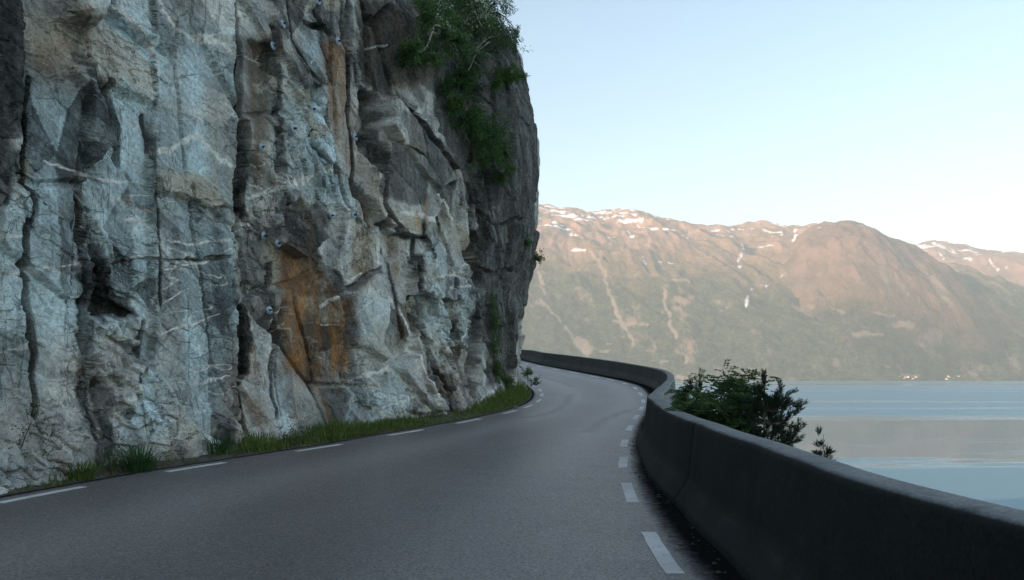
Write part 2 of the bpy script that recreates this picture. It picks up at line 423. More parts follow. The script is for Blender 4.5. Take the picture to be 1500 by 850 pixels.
# ------------------------------------------------------------------ road geometry in plan
RIGHT = [(4.2, -34), (2.6, -14), (1.62, -4), (1.2, 0), (1.03, 2.5), (1.0, 4.97), (1.05, 6.31), (1.14, 7.71), (1.25, 8.95), (1.39, 10.24), (1.56, 11.47),
         (1.74, 12.8), (2.2, 15.5), (2.70, 18.06), (3.22, 20.6), (3.71, 23.14), (4.12, 26.0), (4.42, 28.9), (4.52, 30.6), (4.50, 32.0), (4.30, 34.0),
         (3.84, 36.4), (3.19, 39.1), (2.45, 42.0), (1.72, 44.7), (1.0, 47.3), (.25, 50.6), (-1.6, 57), (-7, 65), (-18, 73)]
LEFT = [(-3.6, -34), (-4.9, -14), (-5.5, -4), (-5.6, 1), (-5.42, 5), (-4.93, 7.88), (-4.66, 9.0), (-4.25, 10.3), (-3.32, 12.4), (-2.8, 13.5), (-2.28, 14.9), (-1.78, 16.0),
        (-1.23, 17.35), (-.70, 18.65), (-.25, 19.9), (.07, 20.9), (.55, 22.8), (.85, 24.9), (.98, 26.9), (1.02, 28.5), (.96, 30.2), (.78, 32.6), (.35, 35), (-.6, 38), (-2.4, 41.5), (-6, 45.5), (-14, 51), (-24, 56)]
Rc, Rs = spline(RIGHT, .1); Lc, Ls = spline(LEFT, .1)
def nearest(P, x, y): return int(np.argmin((P[:, 0]-x)**2+(P[:, 1]-y)**2))
PAIRS = [((-3.6, -34), (4.2, -34)), ((-5.5, -4), (1.6, -4)), ((-5.42, 5), (1.0, 4)), ((-4.93, 7.88), (1.03, 6.2)), ((-2.8, 13.5), (1.56, 11.5)), ((-1.23, 17.35), (2.3, 16.2)),
         ((-.25, 19.9), (3.1, 19.8)), ((.55, 22.8), (3.8, 23.6)), ((.98, 26.9), (4.5, 29.6)), ((1.02, 28.5), (4.5, 32)), ((.96, 30.2), (4.2, 34.3)), ((.78, 32.6), (3.4, 38.3)),
         ((.35, 35), (2.4, 42.2)), ((-.6, 38), (1.0, 47.3)), ((-2.4, 41.5), (-.6, 53.5)), ((-6, 45.5), (-6, 63.8)), ((-24, 56), (-18, 73))]
pl = np.array([Ls[nearest(Lc, *a)] for a, b in PAIRS]); pr = np.array([Rs[nearest(Rc, *b)] for a, b in PAIRS])
NT_ = 700
tt = np.linspace(0, 1, NT_); tk = np.linspace(0, 1, len(PAIRS))
# denser stations in view
tw = np.interp(tt, [0, .12, .9, 1], [0, tk[1], tk[-2], 1])
sl = np.interp(tw, tk, pl); sr = np.interp(tw, tk, pr)
PL = np.stack([np.interp(sl, Ls, Lc[:, k]) for k in (0, 1)], 1); PR = np.stack([np.interp(sr, Rs, Rc[:, k]) for k in (0, 1)], 1)
NLs, NRs = left_normals(Lc), left_normals(Rc)
EL = PL+np.stack([np.interp(sl, Ls, NLs[:, k]) for k in (0, 1)], 1)*.33
ER = PR-np.stack([np.interp(sr, Rs, NRs[:, k]) for k in (0, 1)], 1)*.75
NA = 33
fa = np.linspace(0, 1, NA)[None, :, None]
G = EL[:, None]*(1-fa)+ER[:, None]*fa
Zr = zroad(G[..., 0], G[..., 1])
V = np.concatenate([G, Zr[..., None]], 2).reshape(-1, 3)
me = arrmesh("road", V, gridfaces(NT_, NA), True)
dR = np.linalg.norm(G-ER[:, None], axis=2); dL = np.linalg.norm(G-EL[:, None], axis=2)
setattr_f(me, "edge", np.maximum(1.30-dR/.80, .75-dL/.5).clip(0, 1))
wd = np.linalg.norm(ER-EL, axis=1)[:, None]; fr = dL/(dL+dR)
setattr_f(me, "wear", .8*(np.exp(-((fr-.30)/.09)**2)+np.exp(-((fr-.72)/.09)**2)).clip(0, 1))
def polydist(X, Y, pts):
    d = np.full(X.shape, 9e9)
    for (ax, ay), (bx, by) in zip(pts[:-1], pts[1:]):
        ex, ey = bx-ax, by-ay; L = ex*ex+ey*ey+1e-12
        t = np.clip(((X-ax)*ex+(Y-ay)*ey)/L, 0, 1)
        d = np.minimum(d, np.hypot(X-ax-t*ex, Y-ay-t*ey))
    return d
sk1 = [on_road(*p) for p in ((765, 612), (790, 609), (815, 602), (828, 592), (836, 578))]
sk2 = [on_road(*p) for p in ((862, 633), (885, 615), (905, 606), (925, 600))]
sk3 = [on_road(*p) for p in ((786, 552), (808, 556), (828, 562), (840, 567))]
skd = np.minimum(np.minimum(polydist(G[..., 0], G[..., 1], sk1), polydist(G[..., 0], G[..., 1], sk2)), polydist(G[..., 0], G[..., 1], sk3))
setattr_f(me, "skid", np.exp(-(skd/.13)**2))
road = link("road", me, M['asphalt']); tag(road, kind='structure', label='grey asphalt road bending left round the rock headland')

def dash(P, S, s0, s1, w, parent):
    n = 8; s = np.linspace(s0, s1, n); C_ = np.stack([np.interp(s, S, P[:, k]) for k in (0, 1)], 1); N_ = left_normals(C_)
    jl = (rng.random(n)-.5)*.008
    a = C_+N_*(w/2+jl[:, None]); b = C_-N_*(w/2-jl[:, None])
    V2 = np.vstack([a, b]); z = zroad(V2[:, 0], V2[:, 1])+.005
    V3 = np.c_[V2, z]; F = np.array([[i, n+i, n+i+1, i+1] for i in range(n-1)])
    Vb = V3.copy(); Vb[:, 2] -= .004
    V4 = np.vstack([V3, Vb]); m = 2*n
    side = [[i, i+1, m+i+1, m+i] for i in range(n-1)]+[[n+i+1, n+i, m+n+i, m+n+i+1] for i in range(n-1)]+[[n, 0, m, m+n], [n-1, 2*n-1, m+2*n-1, m+n-1]]
    link("edge_line_dash", arrmesh("edge_line_dash", V4, np.vstack([F, np.array(side)])), M['paint'], parent)

def dash_pairs(P, S, prs, w):
    for (a, b) in prs:
        dash(P, S, S[nearest(P, *a)], S[nearest(P, *b)], w, road)
rd = [((991, 842.7), (949.8, 779.7)), ((926.5, 736.4), (917.9, 708.8)), ((913.3, 686.6), (912.5, 669.8)), ((914.4, 654.9), (916, 643.8)), ((921.4, 631.6), (923.4, 623.2)),
      ((930.6, 615), (933.6, 608.6)), ((940, 601.7), (941.2, 596.3)), ((943, 590.8), (943.2, 585.3)), ((940.9, 580.4), (938.8, 575.1)), ((933.6, 570.5), (928, 567.1)),
      ((920.4, 563.4), (910.9, 561.1)), ((900.3, 557.8), (888.6, 555.7)), ((876.3, 553.5), (863.2, 550.9)), ((848, 547.9), (833.9, 545.6)), ((820.3, 542.4), (808.8, 540.8)),
      ((796, 538), (785, 536.6)), ((775.8, 534), (768, 532.9)), ((761.5, 530.6), (756, 529.2))]
ld = [((0, 737), (122, 712.5)), ((246, 691), (342, 678.5)), ((430, 661.5), (501, 651)), ((565, 637.9), (617, 630)), ((664.5, 620.7), (705, 614)), ((734.9, 606.2), (754, 600.8)),
      ((769, 598), (778, 593.4)), ((782.6, 589.5), (790.2, 585.3)), ((790.6, 580.7), (793.5, 577.2)), ((792.5, 573.4), (789.2, 570)), ((785, 566.6), (779, 562.8))]
dash_pairs(Rc, Rs, [(on_road(*a), on_road(*b)) for a, b in rd]+[((1.05, 2.3), (.999, 3.65)), ((1.38, -1.7), (1.2, -.3))], .115)
dash_pairs(Lc, Ls, [(on_road(*a), on_road(*b)) for a, b in ld]+[((-5.5, 3.7), (-5.3, 5.6)), ((-5.6, -.5), (-5.58, 1.5))], .10)

# ------------------------------------------------------------------ barrier along the fjord side
bp = [(4.6, -34), (3.0, -14), (2.05, -4), (1.64, 0), (1.45, 1.5), (1.36, 2.5), (1.31, 3.2), (1.31, 4.0)]
bp += [tuple(on_road(*p)) for p in ((1074.9, 828.4), (1031.6, 787.8), (991, 744.5), (963.9, 714.7), (943.6, 685), (936, 663.3))]
bp += [(2.06, 13.6), (2.50, 15.6), (3.00, 17.8), (3.58, 20.3), (4.12, 22.8), (4.62, 25.5), (5.0, 28.2), (5.12, 30.4), (5.10, 32.2), (4.92, 34.4)]
bp += [tuple(on_road(*p)) for p in ((890, 549.5), (854.7, 542.5), (819.4, 536.4), (789.4, 531.7), (766.5, 526.6))]
bp += [(-.9, 58.5), (-6.3, 66.5), (-17.5, 74.5)]
Bc, Bs = spline(bp, .12); NB = -left_normals(Bc)          # NB points to the fjord
for _ in range(6):
    Bc[1:-1] = .25*Bc[:-2]+.5*Bc[1:-1]+.25*Bc[2:]
NB = -left_normals(Bc)
barrier = empty("concrete_barrier", (Bc[60, 0], Bc[60, 1], zroad(*Bc[60])))
tag(barrier, 'long dark concrete crash barrier curving along the fjord side of the road', 'barrier')
Hb = np.interp(Bc[:, 1], [0, 13, 24, 33, 52], [.76, .77, .72, .66, .62])
def bprofile(H):
    return np.array([(0, -.15), (0, .05), (.012, .07), (.05, .13), (.095, .20), (.12, .25), (.132, .30), (.175, H-.05), (.183, H-.02), (.20, H-.004), (.222, H),
                     (.365, H-.002), (.385, H-.010), (.397, H-.035), (.44, .1), (.50, -.5)])
def barrier_seg(i0, i1):
    rows = []
    for i in range(i0, i1+1):
        pf = bprofile(Hb[i]); c = Bc[i]; n = NB[i]; z = zroad(*c)
        wob = .006*math.sin(Bs[i]*1.7)+.004*math.sin(Bs[i]*4.1+1)
        c = c+NB[i]*wob
        if i in (i0, i1):                                  # slightly chamfered segment ends
            t = (Bc[min(i+1, len(Bc)-1)]-Bc[max(i-1, 0)]); t /= np.linalg.norm(t)
            c = c+t*(.0025 if i == i0 else -.0025)
        rows.append(np.stack([c[0]+n[0]*pf[:, 0], c[1]+n[1]*pf[:, 0], z+pf[:, 1]], 1))
    V_ = np.vstack(rows); m = len(rows[0]); nr = len(rows)
    F = [gridfaces(nr, m)]
    V_ = V_-np.array(barrier.location)
    me = arrmesh("barrier_segment", V_, F)
    bm = bmesh.new(); bm.from_mesh(me); bm.verts.ensure_lookup_table()
    bm.faces.new([bm.verts[k] for k in range(m)]); bm.faces.new([bm.verts[(nr-1)*m+k] for k in reversed(range(m))])
    bmesh.ops.recalc_face_normals(bm, faces=bm.faces)
    for f in bm.faces: f.smooth = len(f.verts) == 4
    bm.to_mesh(me); bm.free()
    lit_v = np.array([.0, .0, .08, .32, .38, .30, .15, .05, .2, .75, 1, 1, 1, .8, .5, .3]); setattr_f(me, "painted_lit", np.tile(lit_v, nr))  # painted light along the profile: bright top, faint foot, shaded face
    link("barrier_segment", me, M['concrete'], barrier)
cuts = [0]+[nearest(Bc, *p) for p in ((3.0, -14), (2.0, -4))]
k0 = nearest(Bc, 2.02, 13.4)
step = int(6.0/(Bs[1]-Bs[0]))
c = k0-2*step
while c < len(Bc)-10:
    if c > cuts[-1]+10: cuts.append(c)
    c += step
cuts.append(len(Bc)-1)
for a, b in zip(cuts[:-1], cuts[1:]): barrier_seg(a, b)

# ------------------------------------------------------------------ verge, embankment, water
def strip(name, C_, N_, offs, zf, mat, kind='structure', noise_amp=0., seed=3):
    O = np.array(offs); P = C_[:, None]+N_[:, None]*O[None, :, None]
    z = zf(P, O[None, :]+np.zeros(P.shape[:2]))
    if noise_amp: z = z+noise_amp*fbm(P[..., 0]*1.3, P[..., 1]*1.3, seed)*np.clip(O[None]-.5, 0, 1)
    me = arrmesh(name, np.concatenate([P, z[..., None]], 2).reshape(-1, 3), gridfaces(len(C_), len(O)), True)
    return tag(link(name, me, mat), kind=kind)
ZL = lambda P, O: zroad(P[..., 0], P[..., 1])-.02+np.clip(O-.3, 0, 3)*.16+.05*fbm(P[..., 0]*2.2, P[..., 1]*2.2, 5)*np.clip(O-.3, 0, .4)/.4
def verge_z(x, y, off): return float(zroad(x, y)-.02+np.clip(off-.3, 0, 3)*.16)
strip("verge", Lc[::2], NLs[::2], np.linspace(.1, 3.6, 26), ZL, M['soil'])
def ZE(P, O):
    n = fbm(P[..., 0]*.35, P[..., 1]*.35, 21, 5)
    fac, _, _ = facets(P[..., 0]*1.1, P[..., 1]*1.1, 77, .6)
    return zroad(P[..., 0], P[..., 1])-.12-np.maximum(O-.9, 0)*.78+np.clip(O-.6, 0, 4)*.22*n+fac*.16*np.clip(O-.8, 0, 1)
strip("embankment", Bc[::2], NB[::2], np.r_[np.linspace(.2, 6, 60), np.linspace(6.3, 40, 60)], ZE, M['bank'])
WZ = -21.0
def sheet(name, xs, ys, z, mat):
    X, Y = np.meshgrid(xs, ys); V_ = np.stack([X, Y, np.full_like(X, z)], 2).reshape(-1, 3)
    return tag(link(name, arrmesh(name, V_, gridfaces(len(ys), len(xs))), mat), kind='structure')
sheet("water", np.linspace(-11500, 11500, 24), np.linspace(-2500, 14500, 24), WZ, M['water'])

# ------------------------------------------------------------------ the cliff
BASE = [(-30, -120), (-14, -60), (-7.5, -20), (-6.9, -6), (-6.75, 1), (-6.8, 4.5), (-6.22, 7.6), (-5.75, 9.3), (-5.15, 11.3), (-4.3, 13.3), (-3.55, 15.3), (-2.65, 17.6), (-1.85, 19.8), (-1.15, 21.8),
        (-.6, 24), (-.22, 26), (0.02, 27.7), (.05, 29.2), (-.25, 30.9), (-1.1, 32.8), (-2.8, 35.2), (-6, 38.8), (-12, 43.5), (-26, 51), (-60, 62)]
Cc, Cs = spline(BASE, .02)
CN = -left_normals(Cc)
K = 60                                                   # smooth the normals so that they fan evenly at the corner
ker = np.hanning(2*K+1); ker /= ker.sum()
CN = np.stack([np.convolve(np.pad(CN[:, k], K, 'edge'), ker, 'valid') for k in (0, 1)], 1); CN /= np.linalg.norm(CN, axis=1)[:, None]
def s_at(x, y): return Cs[nearest(Cc, x, y)]
S0, S1 = s_at(-6.8, 4.5), s_at(-2.8, 35.2)
S_HEAD = s_at(-.22, 26)
def cpos(s): return np.stack([np.interp(s, Cs, Cc[:, k]) for k in (0, 1)], -1)
def cnor(s): return np.stack([np.interp(s, Cs, CN[:, k]) for k in (0, 1)], -1)
HZZ = [-2, 0, 1.5, 3, 4, 5.1, 6.6, 8.5, 10.2, 11.7, 12.4, 13, 15, 18, 30]
HOO = [.35, .2, .08, .04, .30, .60, .75, .74, .58, .30, -.05, -.6, -1.7, -3.2, -12]
def lean(s, z):
    wh = sstep(S_HEAD-4.5, S_HEAD-.5, s)
    main = .28-.10*np.clip(z, -1, 1.2)-.035*np.maximum(z, 0)-.55*np.maximum(z-(9.5), 0)*sstep(S_HEAD-14, S_HEAD-6, s)
    # foot of the wall flares a little
    return main*(1-wh)+np.interp(z, HZZ, HOO)*wh

def wall_hit(px, py, off=0.):
    """(s, z) where the line of sight through a photo pixel meets the undisplaced wall"""
    r = ray(px, py); ss = np.linspace(S0-3, S1, 4000); p = cpos(ss); n = cnor(ss)
    # iterate on z because of the lean
    z = np.full_like(ss, 2.0)
    for _ in range(4):
        q = p+n*(lean(ss, z)+off)[:, None]
        z = CAMZ+r[2]*q[:, 1]
    g = q[:, 0]/q[:, 1]-r[0]
    k = np.where(np.diff(np.sign(g)) != 0)[0]
    if len(k) == 0: i = int(np.argmin(np.abs(g))); return ss[i], z[i]
    i = k[0]
    return ss[i], z[i]

def poly_sz(pts, off=0.): return np.array([wall_hit(x, y, off) for x, y in pts])

def sd_poly(X, Y, P):
    """signed distance, negative inside"""
    d = np.full(X.shape, 9e9); ins = np.zeros(X.shape, bool)
    n = len(P)
    for i in range(n):
        ax, ay = P[i]; bx, by = P[(i+1) % n]
        ex, ey = bx-ax, by-ay; L = ex*ex+ey*ey+1e-12
        t = np.clip(((X-ax)*ex+(Y-ay)*ey)/L, 0, 1)
        d = np.minimum(d, np.hypot(X-ax-t*ex, Y-ay-t*ey))
        cond = ((ay > Y) != (by > Y)) & (X < (bx-ax)*(Y-ay)/((by-ay) if by != ay else 1e-12)+ax)
        ins ^= cond
    return np.where(ins, -d, d)

# grid: columns follow the line of the wall, rows the height; finer where the photo shows the wall large
NCOL, NROW = 1150, 860
dens_s = np.linspace(S0-2, S1, 3000); py_ = cpos(dens_s)[:, 1]
wgt = 1/np.clip(py_, 7, 40)**.75; cum = np.r_[0, np.cumsum(.5*(wgt[1:]+wgt[:-1]))]
scol = np.interp(np.linspace(0, cum[-1], NCOL), cum, dens_s); wgt_s = np.interp(.5*(scol[::2][1:]+scol[::2][:-1]), dens_s, wgt/wgt.max())
yc_ = cpos(scol)[:, 1]
Htop = np.clip(.53*yc_+2.2, 6, 16.5)
tr = np.linspace(0, 1, NROW)
zb = zroad(*cpos(scol).T)-.35
Zg = zb[None]+tr[:, None]*(Htop-zb)[None]
Sg = np.broadcast_to(scol[None], Zg.shape).copy()

def macro(s, z):
    """large joints, panels and facets (metres outwards)"""
    ws = s+.10*fbm(s*.5, z*.5, 11, 1); wz = z+.10*fbm(s*.5+9, z*.5, 13, 1)
    head = sstep(S_HEAD-3.2, S_HEAD-1.2, ws-.12*(z-4))
    # panels between near-vertical joints
    f0, e0, t0 = blocks((ws+.10*wz)/1.9, wz/7.0, 501, .38, .45, .05)
    # blocks that lean down to the right, as the foliation does
    A = .80*ws-.60*wz; B = .60*ws+.80*wz
    f1, e1, t1 = blocks(A/2.6, B/1.5, 511, .52, .42, .03)
    f2, e2, t2 = blocks((ws-.15*wz)/.75, (wz+.3*ws)/1.15, 523, .75, .5, .045)
    f3, e3, t3 = blocks((.75*ws-.66*wz)/.62, (.66*ws+.75*wz)/.30, 526, .75, .5, .06)
    amp = .22+.9*sstep(-.10, .45, fbm(s*.35, z*.35, 31, 3))
    sm = smooth_mask(s, z); amp = amp*(1-.75*sm)
    a2 = np.clip(amp-.25, 0, 1)
    d = (.15*f0+.24*f1*(1-.5*sm)+.15*f2*a2+.06*f3*a2)*(1-head)
    d -= (1-head)*(.28*(1-sstep(.0, .035, e0))*sstep(-.2, .3, fbm(s*.4, z*.25, 33, 2))+.09*(1-sstep(.0, .06, e1))*sstep(-.1, .3, fbm(s*.5, z*.5, 34, 2)))
    # headland: vertical flutes, large smooth slabs, broken rock low down
    fl = .20*fbm(ws*.8, z*.06, 41, 3)+.10*ridged(ws*1.5, z*.12, 42, 3)
    fh, eh, th = blocks((ws+.2*wz)/1.1, wz/3.2, 543, .5, .4, .15)
    low = 1-sstep(4.0, 7.5, z)
    d += head*(fl*(.5+.5*(1-low))+(.16+.16*low)*fh+(.05+.10*low)*f2+.03*f3)
    tone = 1.24+((t1-.5)*1.0+(t2-.5)*.95+(t0-.5)*.40+(t3-.5)*.50)*(1-.65*head)
    return d, tone, amp, head

def micro(P, amp, head):
    """small relief in space, so that it wraps round every step"""
    x, y, z = P[..., 0], P[..., 1], P[..., 2]
    wx = x+.05*vnoise3(x*3, y*3, z*3, 61); wz = z+.05*vnoise3(x*3+9, y*3, z*3, 62)
    c, sn = .80, .60
    A = c*y-sn*wz; B = sn*y+c*wz
    f3, e3, t3 = blocks3(wx/.34, A/.46, B/.22, 531, .8, .5, .05)
    f4, e4, t4 = blocks3(wx/.12, A/.17, B/.09, 537, .8, .5, .10)
    r = 1-2*np.abs(vnoise3(x*1.3, A*1.1, B*2.6, 63)); r += .5*(1-2*np.abs(vnoise3(x*2.9, A*2.5, B*5.6, 64)))
    k = amp*(1-.7*head)
    dd = .044*f3*k+.014*f4*(.3+.7*k)+.006*r*k+.005*vnoise3(x*7, y*7, z*7, 66)+.005*vnoise3(x*15, y*15, z*15, 67)
    dd -= .045*(.3+.7*k)*(1-sstep(0, .06, e3))*sstep(0, .4, vnoise3(x*.8, y*.8, z*.8, 65)+.2)
    return dd, (t3-.5)*.30+(t4-.5)*.16

# features read from the photo: outline in photo pixels, step outwards (m), tilt along s
FEATS = [
    # upright panels between the long joints
    ([(112, -60), (228, -60), (229, 440), (232, 700), (150, 700), (124, 460)], .10, .02, .03),
    ([(229, -60), (348, -60), (352, 320), (360, 690), (240, 690), (232, 440)], .22, .02, .02),
    ([(402, -40), (470, -40), (480, 180), (505, 300), (412, 300), (402, 120)], .16, .03, .03),
    ([(404, 300), (510, 300), (508, 640), (372, 660), (404, 480)], .10, .03, .03),
    ([(470, -60), (513, -60), (520, 180), (526, 262), (500, 250), (478, 150)], .04, -.06, .02),
    ([(560, 330), (640, 300), (660, 420), (690, 480), (640, 600), (520, 620), (512, 430)], .16, .02, .03),
    # protruding blocks and slabs
    ([(0, -40), (34, -40), (36, 110), (30, 200), (24, 250), (0, 300), (-60, 300), (-60, -40)], .42, 0, .03),
    ([(72, -30), (155, -30), (148, 14), (128, 36), (104, 34), (86, 22)], .35, .05, .06),
    ([(74, 95), (112, 92), (118, 118), (104, 132), (80, 112)], .16, 0, .03),
    ([(412, 312), (478, 306), (479, 350), (452, 378), (432, 366), (415, 356)], .24, .10, .02),
    ([(582, 132), (612, 158), (648, 200), (672, 242), (668, 262), (640, 282), (622, 262), (600, 220), (580, 180)], .42, .05, .03),
    ([(560, 206), (584, 208), (610, 232), (632, 268), (640, 300), (612, 348), (582, 338), (553, 306), (552, 250)], .30, .06, .03),
    ([(232, 260), (290, 256), (322, 274), (336, 302), (300, 300), (262, 286), (236, 280)], .12, 0, .03),
    ([(508, 432), (560, 392), (572, 470), (560, 530), (520, 500)], .16, .05, .03),
    ([(606, 380), (642, 350), (660, 400), (690, 410), (688, 440), (606, 430)], .22, .0, .02),
    ([(610, 560), (650, 540), (690, 600), (640, 612)], .14, 0, .03),
    ([(126, 462), (196, 478), (208, 540), (190, 600), (150, 610), (132, 540)], .10, 0, .03),
    # hollows and open joints
    ([(121, 340), (132, 352), (142, 390), (160, 430), (190, 458), (150, 464), (122, 460)], -.22, 0, .02),
    ([(128, 480), (170, 488), (196, 510), (196, 524), (176, 504), (130, 492)], -.12, 0, .02),
    ([(346, 28), (352, 28), (354, 180), (347, 180)], -.25, 0, .01),
    ([(345, 178), (358, 182), (364, 240), (361, 304), (347, 318), (343, 250)], -.85, 0, .015),
    ([(351, 436), (364, 444), (369, 500), (366, 548), (353, 558), (349, 500)], -.75, 0, .015),
    ([(104, 130), (110, 130), (122, 330), (117, 340)], -.22, 0, .01),
    ([(526, 128), (552, 140), (560, 170), (548, 204), (552, 250), (538, 252), (528, 210)], -.42, 0, .03),
    ([(604, 428), (630, 438), (632, 466), (616, 472), (606, 456)], -.28, 0, .03),
    ([(688, 470), (704, 430), (708, 470), (702, 560), (684, 572), (678, 540)], -.55, 0, .03),
    ([(646, 498), (670, 514), (668, 530), (648, 528)], -.30, 0, .015),
    ([(366, 66), (384, 58), (394, 80), (392, 112), (378, 104)], -.20, 0, .03),
    ([(436, 30), (482, 38), (482, 48), (440, 38)], -.22, 0, .01),
    ([(558, 330), (576, 334), (578, 372), (566, 384), (552, 368)], -.18, 0, .02),
    ([(640, 336), (652, 342), (668, 392), (660, 404), (646, 384)], -.15, 0, .015),
    ([(690, 330), (706, 350), (712, 420), (700, 450), (694, 400)], -.45, 0, .02),
    ([(300, 300), (318, 322), (345, 345), (330, 345), (306, 330)], -.08, 0, .015),
    ([(414, 300), (428, 292), (434, 304), (428, 316), (416, 314)], -.12, 0, .01),
    ([(130, 545), (150, 560), (158, 640), (150, 690), (138, 640)], -.28, 0, .02),
]
# long open joints: (photo polyline, width px, depth m)
JOINTS = [([(104, 105), (109, 230), (117, 330), (121, 350), (124, 460), (133, 560), (150, 690)], 4, .24), ([(348, -30), (350, 180), (352, 310), (354, 440), (360, 560), (362, 650)], 6, .50), ([(513, -30), (516, 90), (520, 180), (526, 262), (546, 330)], 6, .45),
          ([(470, 20), (478, 150), (500, 245), (530, 325)], 4, .25), ([(212, 170), (226, 240), (229, 330), (232, 440)], 4, .25), ([(396, 40), (402, 120), (404, 250)], 4, .25), ([(408, 390), (412, 500), (404, 610)], 4, .28), ([(600, 330), (606, 440), (622, 520), (652, 604)], 6, .40),
          ([(690, 320), (702, 440), (690, 570)], 8, .55), ([(558, 320), (576, 400), (602, 500)], 5, .30), ([(640, 295), (662, 400), (656, 500), (668, 530)], 5, .32), ([(30, 110), (27, 260), (40, 300), (46, 440), (60, 520), (52, 640)], 5, .35), ([(150, 120), (172, 180), (180, 240)], 4, .22),
          ([(430, 130), (456, 210), (482, 240)], 4, .25), ([(708, 380), (714, 470), (718, 560)], 6, .40), ([(560, 130), (602, 180), (646, 250), (670, 270)], 5, .35), ([(524, 5), (528, 120)], 6, .4), ([(420, 0), (416, 60), (470, 150), (480, 200)], 4, .22), ([(552, 200), (552, 300), (585, 345), (615, 350)], 4, .25),
          ([(504, 432), (560, 388)], 3, .15), ([(124, 392), (230, 384), (345, 376)], 2.4, .10), ([(190, 620), (205, 540), (212, 470)], 3, .16), ([(745, 110), (752, 250), (748, 400), (740, 500)], 6, .22), ([(725, 120), (722, 260), (735, 420)], 5, .2), ([(760, 130), (772, 260), (765, 400)], 4, .12),
          ([(700, 300), (735, 330), (770, 320)], 4, .2), ([(690, 380), (730, 400), (765, 396)], 4, .2)]
def wcoords(s, z, seed=71, k=1.0, o=4):
    return s+k*(.07*fbm(s*2.2, z*2.2, seed, o)), z+k*(.06*fbm(s*2.2+7, z*2.2, seed+1, o))

def poly_mask(s, z, P, soft):
    m = np.zeros_like(s); pad = soft*2+.2
    sel = (s > P[:, 0].min()-pad) & (s < P[:, 0].max()+pad) & (z > P[:, 1].min()-pad) & (z < P[:, 1].max()+pad)
    if sel.any(): m[sel] = 1-sstep(-soft, soft, sd_poly(s[sel], z[sel], P))
    return m, sel

SMOOTH = [[(228, 90), (345, 60), (346, 330), (345, 560), (290, 620), (230, 560), (200, 440), (235, 300)], [(352, 60), (400, 60), (395, 260), (365, 300)], [(150, 250), (225, 150), (230, 400), (150, 330)], [(40, 130), (112, 150), (118, 330), (60, 330)],
          [(562, 208), (612, 236), (640, 300), (612, 346), (555, 304)], [(582, 134), (648, 200), (670, 244), (640, 280), (600, 220)], [(466, 60), (515, 60), (520, 250), (500, 240)], [(505, 434), (560, 394), (572, 470), (520, 500)], [(130, 395), (118, 620), (125, 400), (122, 395)],
          [(0, 320), (110, 330), (118, 560), (45, 640), (0, 660)], [(420, 380), (505, 470), (505, 540), (420, 500)]]
SMP = [poly_sz(p, .1) for p in SMOOTH]
def smooth_mask(s, z):
    m = np.zeros_like(s)
    for P in SMP: m = np.maximum(m, poly_mask(s, z, P, .22)[0])
    return m
FP = [(poly_sz(pts, off if off > 0 else .0), off, tilt, soft) for pts, off, tilt, soft in FEATS]
JP = []
for pts, w, dep in JOINTS:
    P = np.array([wall_hit(x, y, .1) for x, y in pts]); dd_ = cpos(P[:, 0])[:, 1].mean(); JP.append((P, w/FPX*dd_*1.25, dep))
def shape(s, z):
    D, T_, A_, H_ = macro(s, z); ws, wz = wcoords(s, z, o=2)
    for P, off, tilt, soft in FP:
        m, sel = poly_mask(ws, wz, P, max(soft*1.5, .03)); c = P.mean(0)
        if off > .2 and (m > .5).any():            # a standing block has a face of its own
            D = np.where(m > .5, D*.35+.65*D[m > .5].mean(), D)
        D = D+m*(off+tilt*(s-c[0]))
    jn = 1+.7*vnoise(s*1.1, z*1.1, 441)
    for P, w, dep in JP:
        pad = .5; sel = (s > P[:, 0].min()-pad) & (s < P[:, 0].max()+pad) & (z > P[:, 1].min()-pad) & (z < P[:, 1].max()+pad)
        if sel.any():
            q = polydist(ws[sel], wz[sel], P)/(w*np.clip(jn[sel], .35, 2)); D[sel] -= dep*np.clip(jn[sel], .3, 1.4)*(1-sstep(.35, 1.0, q))
    return D, T_, A_, H_
# first pass at half density: spread the columns so that the faces of steps get their share of the mesh
s_h = Sg[::2, ::2]; D_h = shape(s_h, Zg[::2, ::2])[0]
arc = np.concatenate([np.zeros((s_h.shape[0], 1)), np.cumsum(np.sqrt(np.diff(s_h, axis=1)**2*np.clip(wgt_s[None], .05, 9)**2+(.55*np.diff(D_h, axis=1)*wgt_s[None])**2), axis=1)], 1)
arc /= arc[:, -1:]
kf = np.hanning(17); kf /= kf.sum()
arc = np.apply_along_axis(lambda v: np.convolve(np.pad(v, 8, 'edge'), kf, 'valid'), 0, arc)
newS = np.stack([np.interp(np.linspace(0, 1, NCOL), a_, s_) for a_, s_ in zip(arc, s_h)])
rows_h = np.arange(0, NROW, 2); fr_ = np.clip(np.arange(NROW)/2.0, 0, len(rows_h)-1); i0_ = np.minimum(fr_.astype(int), len(rows_h)-2); f_ = (fr_-i0_)[:, None]
Sg = newS[i0_]*(1-f_)+newS[i0_+1]*f_
pg = cpos(Sg); zb = zroad(pg[..., 0], pg[..., 1])-.35; Hg = np.clip(.53*pg[..., 1]+2.2, 6, 16.5)
Zg = zb+tr[:, None]*(Hg-zb)
D, TONE, AMP, HEAD = shape(Sg, Zg)
ZR = zroad(pg[..., 0], pg[..., 1])
foot = 1-sstep(.15, 1.1, Zg-ZR)
D = np.where(D < 0, D*(1-.8*foot), D)+.12*foot*(1-.5*HEAD)
CNg = cnor(Sg); NRMv = CNg[-1]
VC = np.concatenate([pg+CNg*(lean(Sg, Zg)+D)[..., None], Zg[..., None]], 2)
